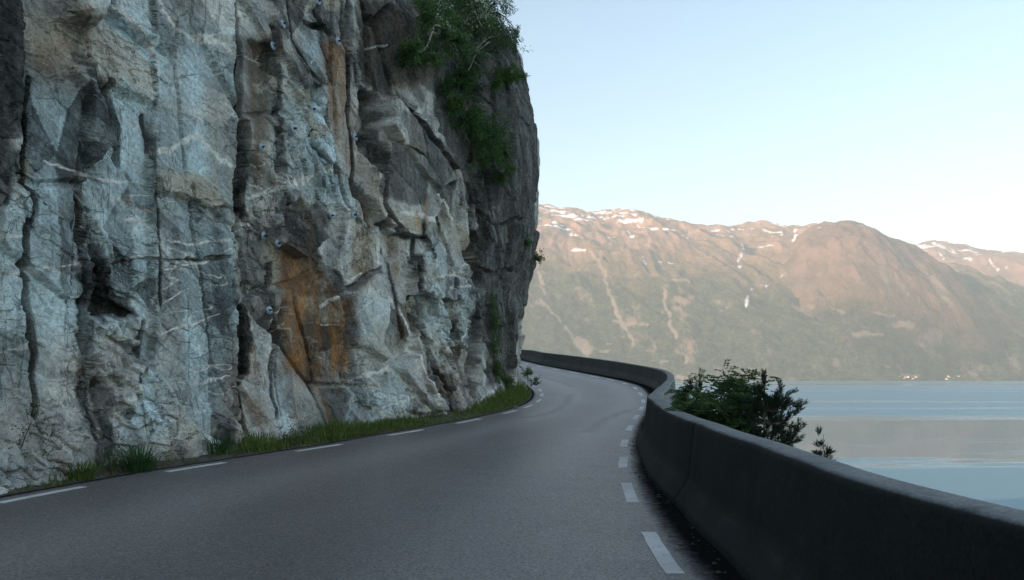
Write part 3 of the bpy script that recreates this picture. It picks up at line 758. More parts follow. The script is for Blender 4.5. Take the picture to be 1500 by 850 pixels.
# blocks overhang a little: protruding rock hangs down at random
VC[..., 2] += -.12*np.clip(D, -.3, .6)*sstep(-.2, .3, fbm(Sg*.9, Zg*.9, 81, 2))*np.clip(tr[:, None]*20, 0, 1)
ga = np.gradient(VC, axis=1); gb = np.gradient(VC, axis=0); N3 = np.cross(ga, gb); N3 /= np.linalg.norm(N3, axis=2)[..., None]+1e-12
if (N3[..., :2]*CNg).sum(2).mean() < 0: N3 = -N3
dm, tm = micro(VC, AMP, HEAD); TONE += tm
VC += N3*dm[..., None]

# line of sight on the finished wall: photo pixel -> (s, z)
SUBN = 3
sub = VC[::SUBN, ::SUBN]; SUBF = gridfaces(*sub.shape[:2])
bv = BVHTree.FromPolygons([tuple(v) for v in sub.reshape(-1, 3).tolist()], SUBF.tolist())
subS = Sg[::SUBN, ::SUBN].ravel(); subZ = Zg[::SUBN, ::SUBN].ravel()
def sight(px, py):
    h = bv.ray_cast(Vector((0, 0, CAMZ)), Vector(ray(px, py)).normalized())
    if h[0] is None: return wall_hit(px, py, .15)
    f = SUBF[h[2]]; return subS[f].mean(), subZ[f].mean()
def poly_sz(pts, off=0.): return np.array([sight(x, y) for x, y in pts])
def densify(pts, n):
    out = []
    for a, b in zip(pts[:-1], pts[1:]):
        for t in np.linspace(0, 1, n, endpoint=False): out.append((a[0]*(1-t)+b[0]*t, a[1]*(1-t)+b[1]*t))
    return out+[pts[-1]]

# --- colour masks: stains, veins and patches of the rock, plus shade painted into hollows, in (s, z)
VEINS = [([(228, 222), (255, 213), (290, 200), (310, 225), (337, 245)], 6), ([(60, 236), (90, 245), (118, 255), (150, 260), (208, 270)], 2), ([(0, 345), (36, 347)], 2.4), ([(0, 404), (30, 402)], 2.4),
         ([(68, 392), (121, 387)], 2.4), ([(147, 384), (190, 380), (236, 374)], 2.4), ([(182, 323), (222, 322)], 2), ([(237, 392), (280, 385), (342, 376)], 2), ([(244, 354), (280, 358), (338, 351)], 2.4),
         ([(300, 381), (340, 365)], 1.6), ([(232, 0), (245, 28), (265, 50), (290, 58), (320, 62), (338, 72)], 6), ([(160, 0), (195, 30), (215, 55), (230, 90), (232, 112)], 4), ([(365, 292), (420, 270), (450, 262), (487, 245)], 6),
         ([(648, 512), (672, 500), (692, 478)], 2), ([(640, 405), (668, 402), (690, 370)], 2), ([(548, 600), (585, 590), (604, 583)], 3), ([(512, 556), (545, 545), (572, 540)], 4), ([(566, 430), (590, 462), (612, 520), (640, 572), (650, 604)], 4),
         ([(575, 135), (604, 158), (640, 200)], 1.5), ([(238, 492), (270, 476), (318, 462)], 2), ([(352, 262), (372, 272), (396, 288)], 3), ([(470, 450), (500, 430), (528, 400)], 2), ([(282, 62), (325, 48), (335, 50)], 2), ([(536, 72), (570, 64)], 2),
         ([(590, 312), (612, 312), (640, 326)], 4), ([(642, 285), (668, 330), (680, 350)], 3), ([(660, 420), (690, 418)], 2), ([(225, 450), (275, 420)], 1.6), ([(150, 565), (205, 552)], 2), ([(300, 560), (340, 548)], 2),
         ([(700, 590), (735, 560)], 2), ([(612, 190), (626, 176)], 1.6), ([(505, 470), (548, 440)], 2), ([(372, 520), (410, 470)], 1.6)]
PALE = [([(235, 257), (292, 255), (322, 272), (337, 302), (300, 302), (262, 287), (237, 279)], .9), ([(112, 40), (150, 36), (190, 60), (214, 90), (226, 128), (222, 158), (200, 150), (180, 118), (150, 96), (112, 70)], .75),
        ([(394, 108), (426, 118), (428, 142), (402, 144)], .8), ([(455, 168), (480, 184), (480, 208), (455, 196)], .8), ([(430, 124), (454, 128), (458, 150), (432, 152)], .8), ([(556, 302), (610, 308), (645, 330), (600, 338), (560, 322)], .8),
        ([(384, 345), (410, 356), (410, 432), (394, 402)], .7), ([(343, 585), (360, 590), (366, 640), (344, 656)], .9), ([(500, 500), (560, 480), (600, 520), (560, 540), (500, 545)], .5), ([(660, 330), (690, 340), (692, 372), (664, 366)], .7),
        ([(540, 610), (640, 590), (660, 610), (540, 640)], .4), ([(345, 290), (370, 300), (366, 330), (345, 330)], .6), ([(36, 20), (100, 20), (100, 70), (36, 90)], .45), ([(20, 230), (40, 240), (36, 290), (16, 300)], .6),
        ([(430, 430), (505, 430), (510, 470), (470, 475)], .45), ([(640, 300), (664, 310), (690, 400), (664, 420), (648, 370)], .35)]
RUST = [([(414, 362), (455, 372), (476, 400), (510, 440), (510, 530), (470, 570), (420, 540), (412, 440)], 1.), ([(470, 58), (513, 66), (520, 200), (524, 262), (505, 244), (480, 182)], .7), ([(612, 288), (630, 288), (624, 338), (607, 350)], 1.),
        ([(566, 340), (580, 350), (588, 410), (574, 404)], 1.), ([(488, 240), (524, 250), (548, 310), (540, 330)], .6), ([(40, 60), (105, 66), (100, 100), (40, 90)], .5), ([(126, 20), (150, 30), (146, 62), (126, 62)], .6),
        ([(344, 500), (364, 520), (360, 600), (344, 596)], .55), ([(742, 330), (756, 340), (754, 366), (742, 352)], .7), ([(645, 545), (662, 545), (662, 570), (645, 572)], .5), ([(112, 250), (121, 250), (124, 400), (117, 400)], .6), ([(85, 630), (130, 640), (130, 680), (80, 690)], .4)]
BROWN = [([(356, 50), (402, 56), (398, 200), (372, 290), (352, 230)], 1.), ([(540, 308), (550, 400), (508, 432), (520, 350)], 1.), ([(14, 470), (52, 478), (24, 600), (0, 650), (0, 520)], .45), ([(470, 480), (506, 490), (500, 620), (430, 640), (420, 560)], .7),
         ([(524, 0), (640, 0), (640, 120), (560, 140), (524, 120)], .9), ([(300, 120), (348, 120), (348, 330), (310, 330)], .6), ([(575, 440), (604, 440), (604, 520), (578, 515)], .9), ([(36, 10), (130, 10), (140, 70), (80, 120), (36, 100)], .7),
         ([(600, 500), (700, 520), (700, 610), (640, 600)], .5)]
DARK = [([(-60, -40), (34, -40), (36, 110), (30, 200), (24, 250), (0, 300), (-60, 300)], .97), ([(632, 60), (790, 60), (790, 420), (762, 470), (752, 560), (728, 560), (706, 470), (690, 330), (676, 250), (640, 190)], .86),  # dark rock faces, and shade painted into slots, recesses and hollows
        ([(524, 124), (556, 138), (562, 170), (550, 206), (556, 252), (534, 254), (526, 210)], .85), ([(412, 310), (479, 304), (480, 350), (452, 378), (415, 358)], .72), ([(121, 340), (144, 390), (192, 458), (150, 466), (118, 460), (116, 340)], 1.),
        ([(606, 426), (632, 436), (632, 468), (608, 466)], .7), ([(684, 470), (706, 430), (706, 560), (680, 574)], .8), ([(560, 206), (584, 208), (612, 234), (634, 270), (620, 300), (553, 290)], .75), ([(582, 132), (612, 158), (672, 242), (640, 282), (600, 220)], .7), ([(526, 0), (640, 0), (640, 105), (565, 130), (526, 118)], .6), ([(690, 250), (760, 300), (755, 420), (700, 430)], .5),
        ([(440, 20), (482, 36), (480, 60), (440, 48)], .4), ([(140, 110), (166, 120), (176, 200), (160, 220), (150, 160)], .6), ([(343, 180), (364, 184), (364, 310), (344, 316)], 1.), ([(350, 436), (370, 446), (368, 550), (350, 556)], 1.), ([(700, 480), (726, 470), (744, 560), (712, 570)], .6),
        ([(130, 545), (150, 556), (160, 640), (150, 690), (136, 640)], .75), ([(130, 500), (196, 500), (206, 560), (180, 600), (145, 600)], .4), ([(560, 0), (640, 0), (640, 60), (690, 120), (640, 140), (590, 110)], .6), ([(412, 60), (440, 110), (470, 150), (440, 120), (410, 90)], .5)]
BLUE = [([(36, 110), (110, 130), (170, 110), (230, 160), (345, 160), (345, 500), (300, 640), (190, 640), (200, 480), (0, 520), (0, 300), (36, 230)], .95), ([(150, 0), (236, 0), (345, 60), (345, 160), (230, 160)], .9), ([(396, 110), (470, 130), (500, 250), (520, 300), (410, 300)], .95),
        ([(505, 430), (590, 440), (600, 600), (500, 630), (400, 640), (360, 560), (420, 560)], .55), ([(610, 350), (700, 380), (700, 480), (640, 560), (600, 500)], .5), ([(440, 40), (480, 50), (480, 110), (440, 100)], .8), ([(0, 330), (60, 330), (60, 560), (0, 580)], .95)]
def mask_list(lst, soft, seed, pri_noise=.0):
    ws, wz = wcoords(Sg, Zg, seed, 2.2)
    m = np.zeros_like(Sg)
    for pts, v in lst:
        P = poly_sz(densify(list(pts)+[pts[0]], 3)[:-1]); mm, _ = poly_mask(ws, wz, P, soft*.7)
        m = np.maximum(m, mm*v)
    return m
rust = mask_list(RUST, .30, 201)
stk = fbm(Sg*2.6+.10*Zg, Zg*.16, 256, 4); stk2 = fbm(Sg*5.5+.10*Zg, Zg*.22, 257, 3)
rust = rust*np.clip(.85+1.5*stk+.5*stk2, .1, 1)
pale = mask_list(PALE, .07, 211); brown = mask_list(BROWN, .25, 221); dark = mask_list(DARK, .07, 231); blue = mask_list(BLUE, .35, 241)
brown = np.maximum(brown, mask_list(RUST[:2], .3, 202)*np.clip(.75-1.2*stk, .2, 1))
# darken the rock along the open joints, deeper ones more
ws_, wz_ = wcoords(Sg, Zg, o=2)
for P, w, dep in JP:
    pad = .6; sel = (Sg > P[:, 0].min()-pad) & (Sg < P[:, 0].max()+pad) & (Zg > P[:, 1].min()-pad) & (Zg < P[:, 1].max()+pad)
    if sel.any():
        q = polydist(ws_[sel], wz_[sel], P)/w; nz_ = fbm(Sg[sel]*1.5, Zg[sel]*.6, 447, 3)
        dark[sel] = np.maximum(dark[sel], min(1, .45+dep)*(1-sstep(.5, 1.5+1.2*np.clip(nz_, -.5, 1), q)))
# rust and dark wash that run down the rock elsewhere
col1 = fbm(Sg*1.7+.2*Zg, Zg*.12, 251, 4)
rust = np.maximum(rust, .55*sstep(.32, .6, col1)*sstep(-.1, .3, fbm(Sg*.3, Zg*.3, 252, 2))*(1-HEAD)*(1-.7*blue))
brown = np.maximum(brown, .45*sstep(.2, .6, fbm(Sg*.9, Zg*.18, 253, 3)))
dark = np.maximum(dark, .55*sstep(.38, .6, fbm(Sg*1.1+.2*Zg, Zg*.3, 254, 4)))
pale = np.maximum(pale, .6*sstep(.40, .55, fbm(Sg*.9-.5*Zg, Zg*1.4, 255, 5))*(1-HEAD))
vein = np.zeros_like(Sg)
ws_, wz_ = wcoords(Sg, Zg, 261, .7)
for pts, w in VEINS:
    P = poly_sz(densify(pts, 4))
    dpt = np.mean([cpos(np.array([p[0]]))[0, 1] for p in P])
    wm = w/FPX*dpt*.75
    pad = wm*3+.1
    sel = (Sg > P[:, 0].min()-pad) & (Sg < P[:, 0].max()+pad) & (Zg > P[:, 1].min()-pad) & (Zg < P[:, 1].max()+pad)
    if sel.any():
        nz_ = fbm(Sg[sel]*3, Zg[sel]*3, 271, 3); d = polydist(ws_[sel], wz_[sel], P)*np.clip(1+1.3*nz_, .45, 3)
        vein[sel] = np.maximum(vein[sel], (1-sstep(wm*.45, wm*1.1, d))*np.clip(1.05-.6*nz_, .4, 1))
# hairline quartz threads in the fresh rock
th = np.abs(fbm(Sg*.55-.35*Zg, Zg*1.15+.15*Sg, 281, 4)); vein = np.maximum(vein, .75*(1-sstep(.004, .012, th))*(1-HEAD)*sstep(-.1, .2, fbm(Sg*.4, Zg*.4, 282, 2)))

# rows above the frame: the wall goes on up, then the hill slopes back
extra = []
ZT = Zg[-1]; XYT = VC[-1, :, :2]
steps = [(0.6, .1), (1.6, .5), (3.2, 1.6), (5.5, 4), (9, 9), (14, 16), (22, 28), (34, 46), (48, 70), (60, 110)]
scol = Sg[-1]; hill_k = sstep(S_HEAD-8, S_HEAD-1, scol)
for up, back in steps:
    b = back*(1+.4*hill_k)+.35*up*hill_k; u = up*(1+.3*(1-hill_k))
    jit = .25*min(up, 8)*fbm(scol*.5, scol*0+up, 291, 3)
    # on the headland the slope goes straight inland, away from the fjord
    inl = np.stack([-np.ones_like(scol)*.97, np.ones_like(scol)*-.25], 1)
    dirv = -NRMv*(1-hill_k)[:, None]+inl*hill_k[:, None]; dirv /= np.linalg.norm(dirv, axis=1)[:, None]
    extra.append(np.c_[XYT+dirv*(b+jit)[:, None], ZT+u+jit*.4])
VCa = np.concatenate([VC, np.stack(extra, 0)], 0)
nr_all = NROW+len(steps)
me = arrmesh("cliff", VCa.reshape(-1, 3), gridfaces(nr_all, NCOL))
def ext(a, v): return np.concatenate([a, np.full((len(steps), NCOL), v)], 0)
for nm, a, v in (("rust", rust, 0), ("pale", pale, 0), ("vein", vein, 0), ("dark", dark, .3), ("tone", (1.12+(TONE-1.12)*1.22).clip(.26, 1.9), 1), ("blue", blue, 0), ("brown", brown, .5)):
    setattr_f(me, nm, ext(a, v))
cliff = link("cliff", me, M['rock']); tag(cliff, kind='structure', label='steep fractured grey rock cliff rising beside the road')
# the same rock behind the viewpoint and beyond the headland, outside the view
def coarse_wall(name, s0, s1, n):
    s = np.linspace(s0, s1, n); z = np.r_[np.linspace(-1, 15, 60), np.linspace(17, 75, 20)]
    Z, S = np.meshgrid(z, s, indexing='ij')
    d, tn, am, hd = macro(S, Z); back = np.maximum(Z-14, 0)*1.3
    L = lean(S, np.minimum(Z, 9)) if s1 < S_HEAD else .2+0*Z
    P = cpos(S)+cnor(S)*(L+d-back)[..., None]
    me = arrmesh(name, np.concatenate([P, Z[..., None]], 2).reshape(-1, 3), gridfaces(len(z), n))
    for nm, a in (("rust", 0*Z), ("pale", 0*Z), ("vein", 0*Z), ("dark", .2+0*Z), ("tone", tn), ("blue", .6+0*Z), ("brown", 0*Z)): setattr_f(me, nm, a)
    tag(link(name, me, M['rock']), kind='structure')
coarse_wall("cliff", Cs[0], S0-1.9, 260)
coarse_wall("cliff", S1-.1, Cs[-1], 160)

def on_cliff(px, py):
    r = Vector(ray(px, py)); hit = bv.ray_cast(Vector((0, 0, CAMZ)), r.normalized())
    if hit[0] is None:
        s, z = wall_hit(px, py, .2); p = cpos(np.array([s]))[0]; n = cnor(np.array([s]))[0]
        return Vector((p[0]+n[0]*.3, p[1]+n[1]*.3, z)), Vector((n[0], n[1], 0))
    s = scol[int(np.argmin(np.hypot(VC[NROW//2, :, 0]-hit[0].x, VC[NROW//2, :, 1]-hit[0].y)))]
    n = cnor(np.array([s]))[0]
    return hit[0], Vector((n[0], n[1], 0))

# ---- mountains, houses, plants, bolts, air
# ------------------------------------------------------------------ mountains across the fjord
def px_x(px, d): return (px-750.0)/FPX*d
def px_z(py, d): return CAMZ+(HZ-py)/FPX*d
def mountain(name, label, crest, yc, ys, xr, nx, ny, seed, rough, snow_lv, snows, tracks, patches, plateau=900):
    xs = np.linspace(xr[0], xr[1], nx); ys_ = ys+140*fbm(xs/900, xs*0+seed, seed, 3)
    cx = np.array([px_x(p[0], yc) for p in crest]); cz = np.array([px_z(p[1], yc) for p in crest])
    zc = np.interp(xs, cx, cz)
    zc += (zc > 60)*rough*26*fbm(xs/150, xs*0, seed+1, 4)
    u = np.linspace(-.04, 1.35, ny)[:, None]
    Y = ys_[None]+u*(yc-ys_)[None]; X = np.broadcast_to(xs[None], Y.shape)
    shp = np.where(u < 0, u*.4, np.where(u < 1, .10*np.clip(u, 0, 1)+.90*(1-(1-np.clip(u, 0, 1))**1.55), 1-.55*(u-1)))
    H = np.maximum(zc, -40)[None]-WZ
    wx = X+620*fbm(X/1500, Y/1500, seed+5, 4)+.35*(Y-yc)*np.sin(X/1300+seed)
    gul = ridged(wx/900, Y/4200, seed+2, 6)            # gullies running down the slope
    env = np.sin(np.clip(u, 0, 1)*math.pi)**.8
    amp = rough*np.minimum(H*.125, 125)
    Z = WZ+H*shp+env*(amp*(gul-.45)+rough*np.minimum(H*.10, 70)*fbm(X/420, Y/420, seed+3, 6))
    tg = np.abs((Z/140+.5*fbm(X/500, Y/500, seed+9, 3)) % 1-.5)*2       # benches
    Z += env*rough*np.minimum(H*.03, 16)*(tg-.5)
    Z += rough*np.minimum(H*.03, 22)*fbm(X/95, Y/95, seed+4, 5)*np.clip(u*12, 0, 1)
    VV = np.stack([X, Y, Z], 2); F = gridfaces(ny, nx)
    me = arrmesh(name, VV.reshape(-1, 3), F, True)
    b = BVHTree.FromPolygons([tuple(v) for v in VV.reshape(-1, 3).tolist()], F.tolist())
    def hit(px, py):
        h = b.ray_cast(Vector((0, 0, CAMZ)), Vector(ray(px, py)).normalized())[0]
        return None if h is None else np.array(h)
    P = VV.reshape(-1, 3)
    jx = P+np.stack([28*fbm(P[:, 0]/60, P[:, 2]/60, 8, 3), 0*P[:, 0], 28*fbm(P[:, 0]/60+5, P[:, 2]/60, 9, 3)], 1)
    def stroke(lines):
        m = np.zeros(len(P))
        for pts, w in lines:
            hs = [hit(*p) for p in pts]; hs = [h for h in hs if h is not None]
            if len(hs) < 2: continue
            h = np.array(hs); wm = w/FPX*h[:, 1].mean()*.72
            lo = h.min(0)-wm*3-80; hi = h.max(0)+wm*3+80
            sel = ((jx > lo) & (jx < hi)).all(1)
            if not sel.any(): continue
            d = np.full(sel.sum(), 9e9); Q = jx[sel]
            for a, c in zip(h[:-1], h[1:]):
                e = c-a; t = np.clip(((Q-a)@e)/(e@e+1e-9), 0, 1)
                dd = np.linalg.norm((Q-a-t[:, None]*e)*np.array([1, .25, 1]), axis=1); d = np.minimum(d, dd)
            m[sel] = np.maximum(m[sel], 1-sstep(wm*.6, wm*1.2, d))
        return m
    snow = stroke(snows); trk = np.maximum(stroke(tracks)*.8, stroke(patches)*.75)
    hn = (P[:, 2]-WZ)/1450.0; hshift = .20 if seed == 211 else (-.12 if seed == 101 else .1)
    ns = fbm(P[:, 0]/210, P[:, 1]/420+P[:, 2]/90, seed+11, 5)+.35*fbm(P[:, 0]/60, P[:, 2]/30, seed+12, 3)
    snow = np.maximum(snow, sstep(.0, .05, ns-.40+1.4*(hn-snow_lv))*sstep(snow_lv-.28, snow_lv-.1, hn))
    hol = (gul.ravel()-.2)
    setattr_f(me, "height", hn+hshift); setattr_f(me, "snow", snow.clip(0, 1)); setattr_f(me, "pale", np.full(len(P), .66 if seed == 211 else (.88 if seed == 307 else 1.05))); setattr_f(me, "track", trk.clip(0, 1))
    o = link(name, me, M['mountain']); tag(o, label, kind='structure')
    return b
ML = [(300, 330), (500, 315), (620, 300), (700, 296), (760, 297), (785, 299), (830, 307), (865, 311), (900, 310), (935, 311), (960, 320), (1000, 330), (1050, 336), (1085, 331), (1120, 328), (1150, 332), (1172, 334), (1190, 328), (1230, 338), (1300, 370), (1400, 420), (1500, 470)]
MC = [(960, 585), (985, 572), (1012, 545), (1060, 500), (1100, 448), (1140, 385), (1168, 348), (1190, 330), (1205, 326), (1230, 322), (1248, 323), (1268, 332), (1300, 349), (1330, 363), (1352, 382), (1400, 422), (1450, 452), (1500, 474), (1560, 500), (1640, 530), (1760, 556)]
MR = [(1150, 460), (1250, 400), (1310, 368), (1332, 358), (1365, 353), (1400, 358), (1450, 370), (1500, 387), (1600, 425), (1750, 470), (1900, 500)]
b1 = mountain("mountain", "long hazy snow flecked ridge on the left across the fjord", ML, 8200, 5000, (-3300, 4300), 700, 380, 101, 1.0, .97,
    [([(792, 304), (815, 307), (842, 311)], 3), ([(880, 311), (912, 314), (930, 315)], 4), ([(902, 318), (925, 321)], 2), ([(840, 322), (870, 324)], 3), ([(932, 331), (955, 335), (985, 338)], 5), ([(918, 338), (926, 347)], 4), ([(1000, 346), (1010, 349)], 2), ([(842, 365), (858, 367)], 4),
     ([(1100, 336), (1120, 338), (1145, 340)], 3), ([(1087, 358), (1085, 372), (1081, 390)], 4), ([(1101, 425), (1097, 436), (1096, 449)], 2.6), ([(1145, 405), (1122, 418)], 2), ([(940, 375), (948, 388)], 3), ([(968, 384), (985, 386)], 2), ([(1110, 362), (1128, 360)], 3), ([(1165, 336), (1163, 352), (1168, 366), (1164, 380)], 4), ([(1052, 344), (1075, 348)], 2), ([(836, 342), (842, 346)], 3)],
    [([(868, 370), (885, 400), (895, 440), (915, 480), (928, 505)], 4), ([(940, 350), (968, 385), (975, 440), (985, 480), (1003, 528)], 4), ([(790, 440), (830, 482), (862, 522)], 4), ([(1165, 380), (1150, 400)], 3), ([(790, 400), (800, 430)], 3)],
    [([(850, 500), (860, 512)], 12), ([(876, 515), (890, 514)], 3), ([(890, 504), (898, 504)], 2), ([(970, 530), (985, 530)], 2), ([(980, 408), (1010, 412)], 5), ([(995, 553), (1012, 554)], 6), ([(900, 470), (950, 476)], 3)])
b2 = mountain("mountain", "broad brown peak in the middle across the fjord", MC, 6500, 4950, (1000, 5600), 560, 330, 211, .95, .99,
    [([(1212, 326), (1222, 326)], 2), ([(1228, 324), (1240, 325)], 2), ([(1132, 408), (1144, 404)], 1.5)],
    [([(1160, 370), (1120, 425), (1090, 462), (1060, 500)], 2), ([(1290, 372), (1310, 400), (1330, 430)], 3)],
    [([(1255, 488), (1290, 490)], 4), ([(1312, 478), (1336, 475)], 8), ([(1290, 385), (1300, 410)], 10), ([(1350, 390), (1370, 415), (1392, 440)], 9), ([(1160, 440), (1190, 450)], 6), ([(1140, 478), (1170, 482)], 5), ([(1220, 452), (1235, 456)], 4),
     ([(1180, 543), (1235, 541)], 2), ([(1222, 553), (1245, 554)], 3), ([(1270, 553), (1352, 554)], 3), ([(1384, 556), (1420, 555)], 4), ([(1100, 520), (1130, 505)], 5), ([(1270, 536), (1300, 535)], 3), ([(1280, 460), (1310, 462)], 3)])
b3 = mountain("mountain", "farther snow streaked mountain behind the right flank of the brown peak", MR, 9800, 6200, (3000, 9200), 460, 260, 307, 1.1, .93,
    [([(1338, 364), (1352, 362)], 3), ([(1368, 356), (1380, 364), (1400, 370)], 4), ([(1392, 365), (1420, 367), (1430, 370)], 4), ([(1412, 378), (1424, 380)], 3), ([(1376, 371), (1380, 378)], 2), ([(1452, 382), (1462, 395)], 2), ([(1430, 404), (1445, 408)], 3)], [], [])

# small houses along the far shore
hv = None
def make_house(loc, w, l, h, rz, first):
    if first is None:
        V_ = np.array([(-.5, -.5, -.6), (.5, -.5, -.6), (.5, .5, -.6), (-.5, .5, -.6), (-.5, -.5, .55), (.5, -.5, .55), (.5, .5, .55), (-.5, .5, .55), (-.5, 0, 1), (.5, 0, 1),
                       (-.56, -.58, .50), (.56, -.58, .50), (.56, .58, .50), (-.56, .58, .50), (-.56, 0, 1.04), (.56, 0, 1.04)])
        me = bpy.data.meshes.new("house")
        me.from_pydata(V_.tolist(), [], [(0, 1, 5, 4), (1, 2, 6, 9, 5), (2, 3, 7, 6), (3, 0, 4, 8, 7), (10, 11, 15, 14), (12, 13, 14, 15)])
        me.materials.append(M['house_wall']); me.materials.append(M['house_roof'])
        me.polygons[4].material_index = 1; me.polygons[5].material_index = 1
        o = bpy.data.objects.new("house", me)
    else: o = first.copy()
    COL.objects.link(o); o.location = loc; o.scale = (l, w, h); o.rotation_euler = (0, 0, rz)
    tag(o, "tiny pale house among the others strung along the far shore", "house", "houses along the far shore of the fjord")
    return o
clusters = [((1165, 1245), (548, 554), 8), ((1270, 1352), (552, 556.4), 20), ((1385, 1440), (552, 556.4), 12), ((1445, 1495), (555, 556.6), 5), ((992, 1015), (553, 556), 4)]
for (xa, xb), (ya, yb), n in clusters:
    for k in range(n):
        px, py = random.uniform(xa, xb), random.uniform(ya, yb)
        for b in (b2, b1):
            h = b.ray_cast(Vector((0, 0, CAMZ)), Vector(ray(px, py)).normalized())[0]
            if h is not None: break
        if h is None: continue
        s_ = random.uniform(.9, 1.5)
        o = make_house(h+Vector((0, 0, 4)), 7*s_, 10*s_, 7*s_, random.uniform(-.5, .5), hv)
        hv = hv or o

# ------------------------------------------------------------------ plants
def wpt(px, py, d): r = ray(px, py); return np.array([r[0]*d, d, CAMZ+r[2]*d])
def unit(v): return v/(np.linalg.norm(v, axis=-1, keepdims=True)+1e-9)
def leafmesh(name, C_, D_, L_, W_, mat, parent, var=None, fold=.25):
    """diamond leaves: centre base C, direction D, length L, width W"""
    n = len(C_); D_ = unit(D_); R = rng.normal(size=(n, 3)); S_ = unit(np.cross(D_, R)); Nn = np.cross(D_, S_)
    L_ = np.broadcast_to(L_, (n,))[:, None]; W_ = np.broadcast_to(W_, (n,))[:, None]
    a = C_; b = C_+D_*L_*.45+S_*W_*.5+Nn*W_*fold; c = C_+D_*L_-Nn*L_*.12; d = C_+D_*L_*.45-S_*W_*.5+Nn*W_*fold
    V_ = np.stack([a, b, c, d], 1).reshape(-1, 3); F = np.arange(n*4).reshape(n, 4)
    F = np.concatenate([F[:, [0, 1, 2]], F[:, [0, 2, 3]]])
    me = arrmesh(name, V_, F)
    v = rng.random(n) if var is None else var
    setattr_f(me, "var", np.repeat(v, 4)); return link(name, me, mat, parent)

def curve_pts(a, b, sag, n=8, wob=.05):
    t = np.linspace(0, 1, n)[:, None]; P = a*(1-t)+b*t; L = np.linalg.norm(b-a)
    P[:, 2] += sag*L*4*(t*(1-t))[:, 0]
    w = rng.normal(size=(n, 3)).cumsum(0)*wob*L/n; w -= w[0]
    return P+w*np.sin(t*math.pi*.5)

def shrub(name, label, cat, root, ells, leaf, bark, nbr, nlf, lsize, asp=.55, r0=.03, droop=0., group=None, stem_name="stem", crown_name="foliage", trunk_path=None, bark_mat=None, grow=1.18):
    nlf = int(nlf*1.7); nbr = int(nbr*1.25); lsize *= .9
    """root: world point; ells: list of (centre, radii) where the foliage masses lie"""
    o = empty(name, tuple(root)); tag(o, label, cat, group)
    root = np.array(root, float)
    T = Tubes(); C_ = []; D_ = []; Vr = []
    if trunk_path is not None: T.add(np.array(trunk_path)-root, r0, r0*.35, 6)
    wts = np.array([np.prod(e[1])**(2/3) for e in ells]); wts /= wts.sum()
    for (c, r), w in zip(ells, wts):
        c = np.array(c, float); r = np.array(r, float)*grow
        hub = c-np.array([0, 0, .35])*r if trunk_path is None else np.array(trunk_path)[np.argmin(np.linalg.norm(np.array(trunk_path)-c, axis=1))]
        st = root if trunk_path is None else hub
        main = curve_pts(st, c, .12, 8, .25)
        T.add(main-root, r0*.7, r0*.25, 5)
        nb = max(4, int(nbr*w))
        lump = rng.random(nb)
        for k in range(nb):
            v = rng.normal(size=3); v /= np.linalg.norm(v); v *= rng.random()**.4
            tip = c+v*r; tip[2] -= droop*abs(v[0])*r[2]
            s0 = main[rng.integers(3, 8)]
            br = curve_pts(s0, tip, .10-.5*droop, 7, .35)
            T.add(br-root, r0*.22, r0*.05, 3)
            m = max(5, int(nlf*w/nb*(.5+lump[k])))
            tpos = rng.random(m)**.6*6
            i0 = np.minimum(tpos.astype(int), 5); f = (tpos-i0)[:, None]
            p = br[i0]*(1-f)+br[i0+1]*f
            sp = .16*np.mean(r)+.02
            p = p+rng.normal(size=(m, 3))*sp*.55
            C_.append(p); d = rng.normal(size=(m, 3))+unit(br[-1]-br[0])*.8; d[:, 2] -= .35+droop*1.5; D_.append(d)
            Vr.append((rng.random(m)*.6+lump[k]*.4))
    T.build(stem_name, bark_mat or M[bark], o)
    C_ = np.vstack(C_)-root; D_ = np.vstack(D_); n = len(C_)
    leafmesh(crown_name, C_, D_, lsize*(.6+.7*rng.random(n)), lsize*asp*(.6+.6*rng.random(n)), M[leaf], o, np.concatenate(Vr))
    return o

def cl_ell(px, py, rx, ry, out=.3, depth=None):
    h, n = on_cliff(px, py)
    c = np.array(h)+np.array(n)*out+np.array([0, -.25, 0])*out
    d = c[1]; k = d/FPX
    return (c, np.array([rx*k, max(.5*rx*k, .3), ry*k]))
def seat(px, py): return np.array(on_cliff(px, py)[0])

# birch with a pale trunk high on the wall
def off_wall(px, py, o): h, n = on_cliff(px, py); return np.array(h)+np.array(n)*o
tp = [seat(603, 92), off_wall(612, 70, .25), off_wall(616, 40, .35), off_wall(620, 8, .45), off_wall(624, -30, .6)]
tp = [np.array(p) for p in tp]
dm_ = tp[1][1]
for p in tp: p *= 1
shrub("birch_tree", "birch with thin pale trunk growing high on the rock wall", "tree", tp[0],
      [cl_ell(600, 30, 34, 30, .5), cl_ell(650, 18, 42, 34, .6), cl_ell(630, 60, 32, 26, .5), cl_ell(582, 78, 24, 24, .35), cl_ell(612, 88, 24, 18, .35), cl_ell(680, 52, 34, 26, .6), cl_ell(648, 84, 28, 18, .5)], 'birch', 'birchbark', 90, 5200, .085, .62, .035, .1,
      stem_name="trunk", crown_name="crown", trunk_path=tp)
shrub("juniper_bush", "dark bushy juniper hugging the rock below the birch crown", "shrub", seat(590, 100), [cl_ell(585, 88, 24, 22, .25), cl_ell(622, 80, 22, 18, .3)], 'juniper', 'bark', 40, 2200, .06, .4, .03)
shrub("overhanging_shrub", "dark ragged shrub below the cliff top with bare grey branches", "shrub", seat(668, 120), [cl_ell(668, 98, 30, 26, .5), cl_ell(700, 70, 34, 22, .5), cl_ell(735, 62, 20, 16, .3), cl_ell(672, 140, 24, 16, .4)], 'juniper', 'deadwood', 70, 3800, .075, .45, .04)
